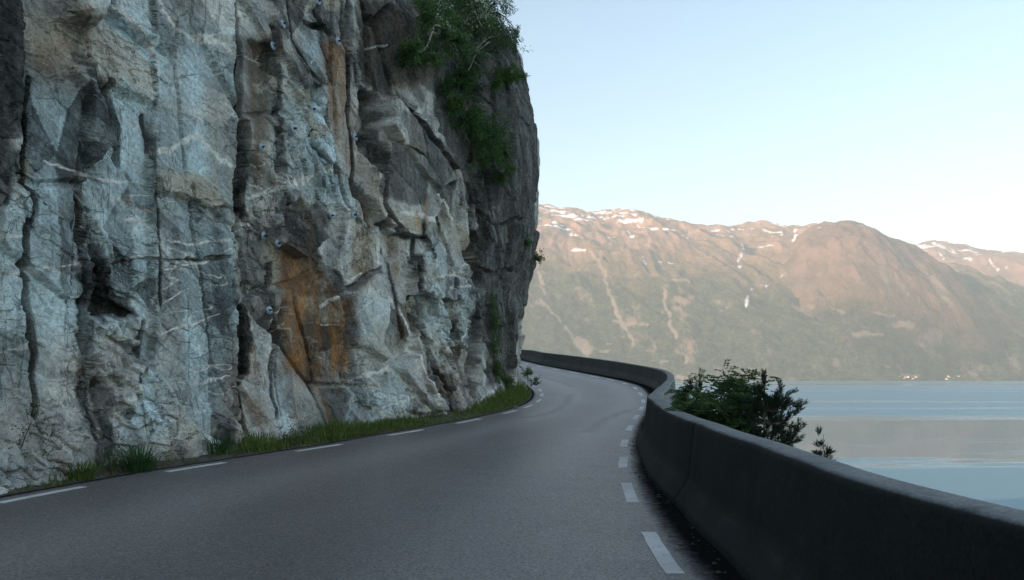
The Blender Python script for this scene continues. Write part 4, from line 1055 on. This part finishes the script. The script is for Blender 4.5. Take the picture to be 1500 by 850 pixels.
shrub("bright_shrub", "small bright green shrub on the smooth rock face near the headland edge", "shrub", seat(722, 132), [cl_ell(722, 112, 20, 14, .4), cl_ell(742, 116, 14, 9, .3), cl_ell(712, 128, 14, 10, .3)], 'ivy', 'bark', 40, 1500, .075, .55, .03)
shrub("hanging_bush", "large dark green leafy bush hanging from the cliff beside the grey slabs", "bush", seat(672, 170), [cl_ell(672, 182, 26, 24, .45), cl_ell(700, 205, 30, 26, .5), cl_ell(690, 232, 24, 20, .45), cl_ell(716, 236, 16, 20, .4), cl_ell(652, 158, 16, 20, .3)], 'bush', 'bark', 100, 5200, .075, .6, .045, .15)
shrub("thin_shrub", "sparse green shrub in the cleft above the hanging bush", "shrub", seat(655, 150), [cl_ell(660, 118, 22, 16, .35), cl_ell(640, 130, 14, 14, .25)], 'bush', 'deadwood', 40, 1300, .07, .55, .03)
shrub("low_bush", "low tuft of leaves on the dark rock under the hanging bush", "bush", seat(722, 262), [cl_ell(724, 262, 13, 12, .25)], 'ivy', 'bark', 20, 500, .06, .55, .02)
# drooping birch at the very top of the headland, against the sky
dt = float(seat(730, 85)[1])
rt = wpt(705, 30, dt+.4)
db = empty("drooping_birch", tuple(rt)); tag(db, "drooping birch at the cliff top with twigs hanging against the sky", "tree")
T = Tubes(); C_ = []; D_ = []
for tip, bend, nb in (((748, 52), .35, 9), ((738, 2), .25, 9), ((756, 40), .45, 8), ((727, -30), .2, 10), ((744, -8), .3, 9), ((720, 30), .2, 8), ((732, 44), .3, 7)):
    e = wpt(*tip, dt-.2+rng.normal()*.3); br = curve_pts(rt, e, bend*.55, 12, .12); T.add(br-rt, .035, .006, 4)
    for k in range(nb):
        a = br[rng.integers(5, 12)]; tw = np.array([a+np.array([.05*rng.normal()*j/6+.02*j, .05*rng.normal()*j/6, -.045*j*(1+.3*rng.random())]) for j in range(9)])
        T.add(tw-rt, .006, .002, 3)
        m = 26; i = rng.integers(0, 9, m); C_.append(tw[i]+rng.normal(size=(m, 3))*.035); d = rng.normal(size=(m, 3)); d[:, 2] -= 1; D_.append(d)
T.build("trunk", M['bark'], db); C_ = np.vstack(C_)-rt; leafmesh("crown", C_, np.vstack(D_), .055, .036, M['birch'], db)
shrub("cliff_top_bush", "dense dark bush crowning the headland behind the drooping birch", "bush", wpt(700, 60, dt+.8), [(wpt(706, 30, dt+.5), np.array([.42, .5, .55])), (wpt(690, 5, dt+.9), np.array([.6, .6, .55])), (wpt(722, 62, dt+.2), np.array([.35, .4, .3])), (wpt(700, -30, dt+1.2), np.array([.6, .6, .5]))], 'bush', 'bark', 60, 3600, .08, .55, .04)
# dead branches in front of the shrubs
dead = empty("dead_branch", tuple(seat(655, 110))); tag(dead, "bare grey dead branches sticking out of the shrubs on the cliff", "branch")
r_ = seat(655, 110)
for a, b in (((648, 108), (672, 72)), ((672, 72), (700, 64)), ((684, 62), (700, 80)), ((655, 95), (680, 118)), ((676, 82), (690, 96)), ((664, 155), (690, 180)), ((610, 20), (604, 32)), ((712, 40), (706, 60)), ((700, 56), (722, 54))):
    h = off_wall(*a, .7); g = off_wall(*b, .75); T = Tubes(); T.add(curve_pts(h, g, .05, 7, .2)-r_, .022, .008, 4); T.build("branch", M['deadwood'], dead)
# little sapling on the headland edge, climber in the seam
hs, ns = on_cliff(768, 385)
hs = hs-Vector((0, .6, 0)); sp = np.array(wpt(778, 392, float(hs[1])))
shrub("sapling", "tiny sapling sticking out of the headland edge against the far mountain", "sapling", sp, [(wpt(788, 377, float(hs[1])), np.array([.20, .2, .20]))], 'bush', 'bark', 16, 260, .07, .5, .012)
shrub("climber", "green climbing plant in the dark vertical seam of the headland", "plant", seat(722, 540), [cl_ell(718, 505, 5, 22, .12), cl_ell(720, 470, 5, 26, .12), cl_ell(717, 440, 4, 20, .1), cl_ell(722, 545, 9, 22, .15)], 'ivy', 'stalk', 50, 1500, .055, .6, .015)
shrub("moss_tuft", "patch of small dark leaves on the headland face above the sapling", "plant", seat(768, 362), [cl_ell(768, 356, 7, 14, .08)], 'bush', 'stalk', 14, 320, .05, .6, .01)
shrub("roadside_shrub", "small dark leafy shrub between the headland foot and the bend", "shrub", (0.55, 28.4, verge_z(.55, 28.4, .5)), [((.6, 28.3, .85+.55), (.28, .3, .28)), ((.75, 28.1, .62+.45), (.22, .25, .2))], 'bush', 'bark', 20, 380, .075, .5, .012)
shrub("creeping_bush", "leafy green bush at the rock foot behind the tall grass of the bend", "bush", (-.35, 25.2, .6), [((-.25, 25.0, 1.05), (.35, .4, .45)), ((-.75, 23.4, .85), (.3, .35, .35))], 'ivy', 'bark', 30, 1100, .07, .55, .015)

# grass and weeds on the verge: too many blades to count, one object
def grass_blades(n_try):
    B = []
    k = rng.integers(0, len(Lc)-1, n_try); y = Lc[k, 1]
    dens = np.interp(y, [2, 6, 8, 10.4, 10.7, 11.4, 11.9, 12.3, 15.6, 16.8, 17.4, 21, 22, 24, 30, 33, 36], [.3, .35, .3, .4, .8, .9, .35, 1.05, 1.1, .85, .42, .42, .9, 1.6, 1.6, 1, 0])
    ht = np.interp(y, [2, 8, 10.5, 11, 12.2, 14, 16, 18, 21, 23, 29, 33], [.14, .16, .19, .26, .28, .26, .22, .14, .15, .32, .38, .28])
    wid = np.interp(y, [8, 12, 20, 22, 24, 27, 33], [.5, .55, .5, .9, 1.3, 1.2, .8])
    off = .40+rng.random(n_try)**1.25*wid
    cl = .5+.5*vnoise(k*.013*3.1, off*5, 333); cl2 = vnoise(k*.1*.9, off*0, 334)
    keep = rng.random(n_try) < dens*.85*sstep(.05, .6, cl*.75+.35*cl2+.2)
    k, off, ht, cl2 = k[keep], off[keep], ht[keep], cl2[keep]
    p = Lc[k]+NLs[k]*off[:, None]; z = np.array(zroad(p[:, 0], p[:, 1]))-.03+np.clip(off-.3, 0, 3)*.16
    h = ht*(.45+.9*rng.random(len(k)))*(.8+.35*cl2)*np.clip(.35+(off-.40)*2.2, .35, 1)
    return np.c_[p, z], h
Pg, hg = grass_blades(90000)
n = len(Pg); ang = rng.random(n)*2*math.pi; ln = np.stack([np.cos(ang), np.sin(ang), np.zeros(n)], 1); ben = (.15+.6*rng.random(n))[:, None]*hg[:, None]
sd = np.stack([-ln[:, 1], ln[:, 0], np.zeros(n)], 1)*(.0045+.0045*rng.random(n))[:, None]*(1+Pg[:, 1:2]/40)
up = np.array([0, 0, 1.])[None]
v0 = Pg-sd; v1 = Pg+sd; m_ = Pg+up*hg[:, None]*.6+ln*ben*.3; v2 = m_-sd*.75; v3 = m_+sd*.75; v4 = Pg+up*hg[:, None]*(1-.25*rng.random(n)[:, None])+ln*ben
V_ = np.stack([v0, v1, v3, v2, v4], 1).reshape(-1, 3); b_ = np.arange(n)[:, None]*5
me = arrmesh("grass", V_, [b_+np.array([[0, 1, 2, 3]]), b_+np.array([[3, 2, 4]])])
setattr_f(me, "var", np.repeat(rng.random(n)*.92+.08*(rng.random(n) > .8), 5))
tag(link("grass", me, M['grass']), "green roadside grass along the foot of the cliff", kind='stuff')

def tuft(name, label, px, py, hgt, nb, mat, spread, w=.012):
    g = on_road(px, py); i = nearest(Lc, *g); off = max(.35, float((g-Lc[i])@NLs[i])); r = np.array([g[0], g[1], verge_z(g[0], g[1], off)-.03])
    a = rng.random(nb)*2*math.pi; d = np.stack([np.cos(a), np.sin(a), 0*a], 1); L = hgt*(.5+.7*rng.random(nb)); lean_ = (.2+.9*rng.random(nb))
    base = d*spread*.35*rng.random(nb)[:, None]; sd = np.stack([-d[:, 1], d[:, 0], 0*a], 1)*w/2
    rows = []
    for t, k in ((0, 1), (.4, 1), (.75, .7)):
        c = base+d*(L*lean_*t**1.7)[:, None]+np.array([0, 0, 1.])*(L*(t-.30*lean_*t*t))[:, None]; rows += [c-sd*k, c+sd*k]
    c = base+d*(L*lean_)[:, None]+np.array([0, 0, 1.])*(L*(1-.42*lean_))[:, None]; rows.append(c)
    V_ = np.stack(rows, 1).reshape(-1, 3); b_ = np.arange(nb)[:, None]*7
    me = arrmesh(name, V_, [np.concatenate([b_+np.array([[0, 1, 3, 2]]), b_+np.array([[2, 3, 5, 4]])]), b_+np.array([[4, 5, 6]])])
    setattr_f(me, "var", np.repeat(rng.random(nb)*.7, 7))
    o = link(name, me, M[mat]); o.location = r; tag(o, label, "grass tuft"); return o
tuft("grass_tuft", "arching dark green grass tuft alone at the rock foot left of the long grass", 203, 690, .42, 260, 'bush', .5)
tuft("grass_tuft", "pale green grass tuft right of the loose stones at far left", 118, 702, .26, 160, 'grass', .4)
tuft("grass_tuft", "tall grass tuft under the tan streak below the long crack", 318, 668, .36, 220, 'bush', .5)

def weed(label, base_px, tips, r=.006):
    g = on_road(*base_px); rt = np.array([g[0], g[1], verge_z(g[0], g[1], .7)-.02])
    o = empty("dry_weed", tuple(rt)); tag(o, label, "weed"); T = Tubes(); C_ = []; D_ = []
    for t in tips:
        e = wpt(*t, g[1]+rng.normal()*.08); st = curve_pts(rt, e, .04, 9, .10); T.add(st-rt, r, r*.35, 4)
        for j in range(10):
            a = st[rng.integers(2, 9)]; q = a+rng.normal(size=3)*.07+np.array([0, 0, .05]); T.add(np.array([a, (a+q)/2+rng.normal(size=3)*.008, q])-rt, r*.4, r*.2, 3)
            C_.append(np.repeat(q[None], 5, 0)+rng.normal(size=(5, 3))*.02); D_.append(rng.normal(size=(5, 3)))
    T.build("stalk", M['stalk'], o); tag(leafmesh("leaves", np.vstack(C_)-rt, np.vstack(D_), .035, .016, M['rowan'], o), kind='stuff')
weed("tall dry weed with dark stalks against the tan rock at far left", (18, 712), [(30, 640), (52, 588), (46, 610), (10, 670), (36, 664)])
weed("bushy dark weed beside the loose stones at far left", (48, 706), [(62, 640), (50, 660), (80, 655), (40, 672), (70, 672)])
weed("low twiggy weed between the two left grass tufts", (160, 695), [(150, 668), (172, 670), (160, 660), (182, 676)], .004)
weed("thin weed stalks in front of the mid wall grass", (430, 655), [(420, 628), (440, 622), (452, 634), (410, 636), (470, 636)], .004)
weed("thin weed stalks at the rock foot where the pale streak ends", (640, 614), [(630, 596), (648, 592), (655, 602)], .004)

# loose stones at the far left foot of the wall
def stone(label, px, py, r, seed):
    g = on_road(px, py); z = verge_z(g[0], g[1], .6)
    bm = bmesh.new(); bmesh.ops.create_icosphere(bm, subdivisions=4, radius=1)
    P = np.array([v.co[:] for v in bm.verts]); rs = np.random.default_rng(seed)
    for k in range(9):                                     # chip flat faces off a ball
        nrm = rs.normal(size=3); nrm /= np.linalg.norm(nrm); d = P@nrm; c_ = .55+.25*rs.random(); P -= np.maximum(d-c_, 0)[:, None]*nrm
    P *= np.array([1.15, .9, .8]); P += (.05*fbm(P[:, 0]*3+seed, P[:, 1]*3+P[:, 2]*2, seed, 4))[:, None]*P
    for v, p in zip(bm.verts, P*r): v.co = p
    me = bpy.data.meshes.new("stone"); bm.to_mesh(me); bm.free(); o = link("stone", me, M['boulder']); o.location = (g[0], g[1], z+r*.3); o.rotation_euler = (rs.random(), rs.random(), rs.random()*3); tag(o, label, "stone")
stone("largest loose grey stone at the left edge by the rock foot", 2, 716, .14, 5)
stone("light grey stone just right of the largest loose stone", 26, 712, .13, 8)
stone("small stone at the left edge behind the dry weed", 36, 703, .09, 12)
stone("pale small stone at the outer tip of the grassy bend", 755, 600, .06, 14)

# debris along the barrier foot
T_V = []; T_F = []; nn = 0
oct_ = np.array([(1, 0, 0), (-1, 0, 0), (0, 1, 0), (0, -1, 0), (0, 0, .7), (0, 0, -.4)], float); of = np.array([(0, 2, 4), (2, 1, 4), (1, 3, 4), (3, 0, 4), (2, 0, 5), (1, 2, 5), (3, 1, 5), (0, 3, 5)])
for k in range(260):
    i = rng.integers(nearest(Bc, 1.3, 3.2), nearest(Bc, 4.6, 25)); o_ = abs(rng.normal())*.08+.01; p = Bc[i]-NB[i]*o_
    r = .004+.014*rng.random()**3; v = oct_*r*(.6+.8*rng.random((6, 1)))*(.7+.6*rng.random((1, 3)))
    T_V.append(v+np.array([p[0], p[1], zroad(*p)+r*.3])); T_F.append(of+nn); nn += 6
tag(link("gravel", arrmesh("gravel", np.vstack(T_V), np.vstack(T_F)), M['soil']), "dark grit and moss lumps in the gutter along the barrier foot", kind='stuff')

# ------------------------------------------------------------------ shrubs behind the barrier
def emb_z(x, y):
    i = nearest(Bc, x, y); o_ = float((np.array([x, y])-Bc[i])@NB[i]); return float(zroad(x, y))-.12-max(o_-.9, 0)*.78-.1
def rowan(label, root, tips, nleaf, stems_r=.012, size=.14, mat='rowan', name="rowan_bush"):
    o = empty(name, tuple(root)); tag(o, label, "bush"); root = np.array(root); T = Tubes(); C_ = []; D_ = []; Vr = []; pts = []
    for t in tips:
        st = curve_pts(root, np.array(t), .02, 10, .12); T.add(st-root, stems_r, stems_r*.25, 5)
        L = np.linalg.norm(st[-1]-st[0])
        for j in range(9):
            a = st[rng.integers(4, 10)]; q = a+rng.normal(size=3)*np.array([.14, .14, .09])+np.array([0, 0, .03]); tw = curve_pts(a, q, .03, 5, .2); T.add(tw-root, stems_r*.25, stems_r*.12, 3); pts += [tw[2], tw[3], tw[4]]
        pts += [st[-1]]*6+[st[-2]]*4+[st[-3]]*3
    pts = np.array(pts); sel = rng.integers(0, len(pts), nleaf)
    A = pts[sel]+rng.normal(size=(nleaf, 3))*.018
    dr = rng.normal(size=(nleaf, 3)); dr[:, 2] = dr[:, 2]*.4+.25; dr = unit(dr); L = size*(.6+.6*rng.random(nleaf))
    for a, d, l in zip(A, dr, L):
        s_ = np.cross(d, (0, 0, 1)); s_ /= np.linalg.norm(s_)+1e-9; nl = 5; v = rng.random()
        for q in range(1, nl+1):
            p = a+d*l*(q/nl)+np.array([0, 0, -.22*l*(q/nl)**2])
            for sg in (-1, 1): C_.append(p); D_.append(s_*sg+d*.45+np.array([0, 0, -.15])); Vr.append(v)
        C_.append(a+d*l+np.array([0, 0, -.22*l])); D_.append(d-np.array([0, 0, .4])); Vr.append(v)
    C_ = np.array(C_)-root; n = len(C_)
    T.build("stem", M['bark'], o); leafmesh("foliage", C_, np.array(D_), size*.30*(.8+.4*rng.random(n)), size*.15, M[mat], o, np.array(Vr), .1)
rr = wpt(1050, 690, 9.6); rr[2] = emb_z(rr[0], rr[1])
rowan("leafy green rowan bush growing behind the barrier", rr, [wpt(x, y, 9.6+rng.normal()*.25) for x, y in
      ((1097, 550), (1100, 560), (1068, 560), (1062, 568), (1040, 572), (1048, 590), (1018, 590), (1030, 605), (1075, 585), (1085, 605), (1095, 585), (1060, 610), (1040, 625), (1085, 630), (1105, 610), (1070, 630), (1110, 600), (1020, 615), (1055, 578), (1090, 570), (1070, 600), (1050, 640), (1100, 640), (1030, 580), (1012, 600), (1080, 575), (1060, 650), (1090, 650), (1040, 605), (1115, 590))], 2500)
r2 = wpt(1000, 650, 13.5); r2[2] = emb_z(r2[0], r2[1])
rowan("low green bush at the far end of the shrubs beside the barrier top", r2, [wpt(x, y, 13.2+rng.normal()*.2) for x, y in ((990, 572), (1000, 582), (1008, 570), (995, 590), (1012, 590), (1020, 600), (1002, 604), (1030, 610), (1015, 612))], 900, .012, .13, 'bush', "green_bush")

def pine(label, root, top, branches, r0, shoot, nneed, name="pine_tree", leader=6):
    o = empty(name, tuple(root)); tag(o, label, "tree"); root = np.array(root, float); top = np.array(top)
    tr_ = curve_pts(root, top, .0, 12, .06); T = Tubes(); T.add(tr_-root, r0, r0*.25, 6); Bt = Tubes(); C_ = []; D_ = []
    def shoots(a, d, l):
        d = unit(d); m = nneed
        t = rng.random(m); p = a+d*(l*t)[:, None]; rad = rng.normal(size=(m, 3)); rad -= (rad@d)[:, None]*d; rad = unit(rad)
        C_.append(p); D_.append(rad*.75+d*1.0)
    for t in branches:
        t = np.array(t); j = np.argmin(np.abs(tr_[:, 2]-(t[2]-.25*np.linalg.norm(t[:2]-tr_[-1, :2])))); br = curve_pts(tr_[j], t, -.10, 9, .10)
        Bt.add(br-root, r0*.35, r0*.12, 4); shoots(br[-1]-.5*shoot*unit(br[-1]-br[-2]), br[-1]-br[-2]+np.array([0, 0, .06]), shoot)
        for q in range(4):
            k = rng.integers(4, 9); a = br[k]; d = (br[k]-br[k-1])/np.linalg.norm(br[k]-br[k-1])+rng.normal(size=3)*.6+np.array([0, 0, .7]); e = a+unit(d)*shoot*.7
            Bt.add(np.array([a, (a+e)/2, e])-root, r0*.12, r0*.08, 3); shoots(a+unit(d)*shoot*.2, d, shoot*.85)
    for q in range(leader): shoots(tr_[11-q//2]+rng.normal(size=3)*.01-np.array([0, 0, shoot*.2]), np.array([rng.normal()*.3, rng.normal()*.3, 1.]), shoot)
    T.build("trunk", M['bark'], o); tag(Bt.build("branches", M['bark'], o), kind='stuff')
    C_ = np.vstack(C_)-root; n = len(C_); leafmesh("needles", C_, np.vstack(D_), .055*(.7+.5*rng.random(n)), .0065, M['pine'], o, None, .0)
pr_ = wpt(1118, 700, 8.2); pr_[2] = emb_z(pr_[0], pr_[1])
pine("dark pine sapling with upright needle shoots at the right end of the shrubs", pr_, wpt(1121, 566, 8.2), [wpt(x, y, 8.2+rng.normal()*.15) for x, y in
     ((1145, 580), (1158, 597), (1156, 612), (1147, 622), (1162, 636), (1140, 600), (1130, 600), (1135, 620), (1112, 580), (1100, 600), (1096, 620), (1108, 612), (1125, 590), (1138, 636), (1150, 648), (1120, 630), (1105, 640), (1140, 655), (1125, 645), (1110, 595), (1128, 612), (1116, 622), (1160, 652))], .022, .15, 75)
p2 = wpt(1004, 640, 11.5); p2[2] = emb_z(p2[0], p2[1])
pine("slender dark pine tip rising at the left end of the shrubs", p2, wpt(1024, 557, 11.5), [wpt(x, y, 11.5+rng.normal()*.15) for x, y in ((1016, 564), (1008, 570), (1028, 572), (1012, 580), (1020, 590), (1000, 586), (1030, 596))],   .014, .13, 40)
p3 = wpt(1216, 705, 6.6); p3[2] = emb_z(p3[0], p3[1])
pine("lone small pine sapling behind the barrier in front of the water", p3, wpt(1206, 642, 6.6), [wpt(x, y, 6.6+rng.normal()*.05) for x, y in ((1200, 660), (1212, 666), (1199, 672), (1213, 678))], .006, .045, 16, leader=3)

# ------------------------------------------------------------------ rock bolts with washer plates
def disc(R, t, n=20):
    a = np.arange(n)*2*math.pi/n; rr_ = ((R, 0), (R, t*.6), (R*.93, t), (R*.38, t*1.7), (R*.30, t*2.3), (R*.16, t*2.4))
    V_ = np.vstack([np.stack([r*np.cos(a), r*np.sin(a), z+0*a], 1) for r, z in rr_]+[np.array([[0, 0, t*2.4]])])
    F = [[k*n+i, k*n+(i+1) % n, (k+1)*n+(i+1) % n, (k+1)*n+i] for k in range(len(rr_)-1) for i in range(n)]
    Ft = [[(len(rr_)-1)*n+i, (len(rr_)-1)*n+(i+1) % n, len(rr_)*n] for i in range(n)]
    return arrmesh("plate", V_, [np.array(F), np.array(Ft)], True)
def nutmesh(R, h, rr_, hh):
    V_ = []; F = []
    for (r, z0, z1, n) in ((R, 0, h, 6), (rr_, h*.9, hh, 10)):
        b = len(V_); a = [2*math.pi*i/n for i in range(n)]
        V_ += [(r*math.cos(q), r*math.sin(q), z0) for q in a]+[(r*math.cos(q), r*math.sin(q), z1) for q in a]
        F += [(b+i, b+(i+1) % n, b+n+(i+1) % n, b+n+i) for i in range(n)]+[tuple(range(b+n, b+2*n))]
    me = bpy.data.meshes.new("nut"); me.from_pydata(V_, [], F); return me
BOLTS = [(463, 3, "rock bolt cut by the upper photo edge, right of the top hollows"), (411, 37, "upper rock bolt of the pair left of the dark ledge at the top"), (397, 69, "lower rock bolt of the pair beside the dark hollow at the top"),
         (492, 62, "rock bolt on the grey face just above the brown streaked panel"), (380, 217, "rock bolt on the brown panel right of the open black crack"), (455, 161, "rock bolt under the pale patch, upper of the two on the blue rib"),
         (426, 190, "rock bolt on the blue rib below the dark rough block"), (517, 202, "rock bolt on the right edge of the tall rusty panel"), (383, 346, "left rock bolt of the pair on the pale patch beside the dark block"),
         (404, 357, "right rock bolt of the pair on the pale patch beside the dark block"), (482, 316, "rock bolt at the upper right corner of the square dark block"), (515, 316, "rock bolt on grey rock one step right of the dark block"),
         (391, 455, "lowest rock bolt, left of the big rust stain")]
bolt0 = None
for px, py, lab in BOLTS:
    h, n = on_cliff(px, py); p = Vector(h)+n*.055+Vector((0, -.03, 0))
    q = (n+Vector((rng.normal()*.12, -.08+rng.normal()*.10, rng.normal()*.12))).normalized().to_track_quat('Z', 'Y').to_euler()
    if bolt0 is None:
        b = empty("rock_bolt", p, q); link("plate", disc(.070, .010), M['plate'], b); link("nut", nutmesh(.020, .045, .011, .075), M['nut'], b); bolt0 = b
    else:
        b = bolt0.copy(); COL.objects.link(b); b.location = p; b.rotation_euler = q
        for ch in list(bolt0.children): c = ch.copy(); COL.objects.link(c); c.parent = b
    tag(b, lab, "rock bolt", "rock bolts in the cliff")
    s_ = random.uniform(.9, 1.12); b.scale = (s_, s_, s_)

# ------------------------------------------------------------------ air
hz_ = bpy.data.meshes.new("haze"); bm = bmesh.new(); bmesh.ops.create_cube(bm, size=1)
for v in bm.verts: v.co = Vector((v.co.x*24000, v.co.y*18000+6000, v.co.z*1760+858-.0))
bm.to_mesh(hz_); bm.free()
mh = bpy.data.materials.new("haze_air"); mh.use_nodes = True; nt = mh.node_tree; nt.nodes.remove(nt.nodes["Principled BSDF"])
pv = nt.nodes.new("ShaderNodeVolumePrincipled"); pv.inputs["Color"].default_value = (.78, .91, .95, 1); pv.inputs["Density"].default_value = HAZE; pv.inputs["Anisotropy"].default_value = 0.0
nt.links.new(pv.outputs[0], nt.nodes["Material Output"].inputs["Volume"])
tag(link("haze", hz_, mh), kind='stuff')
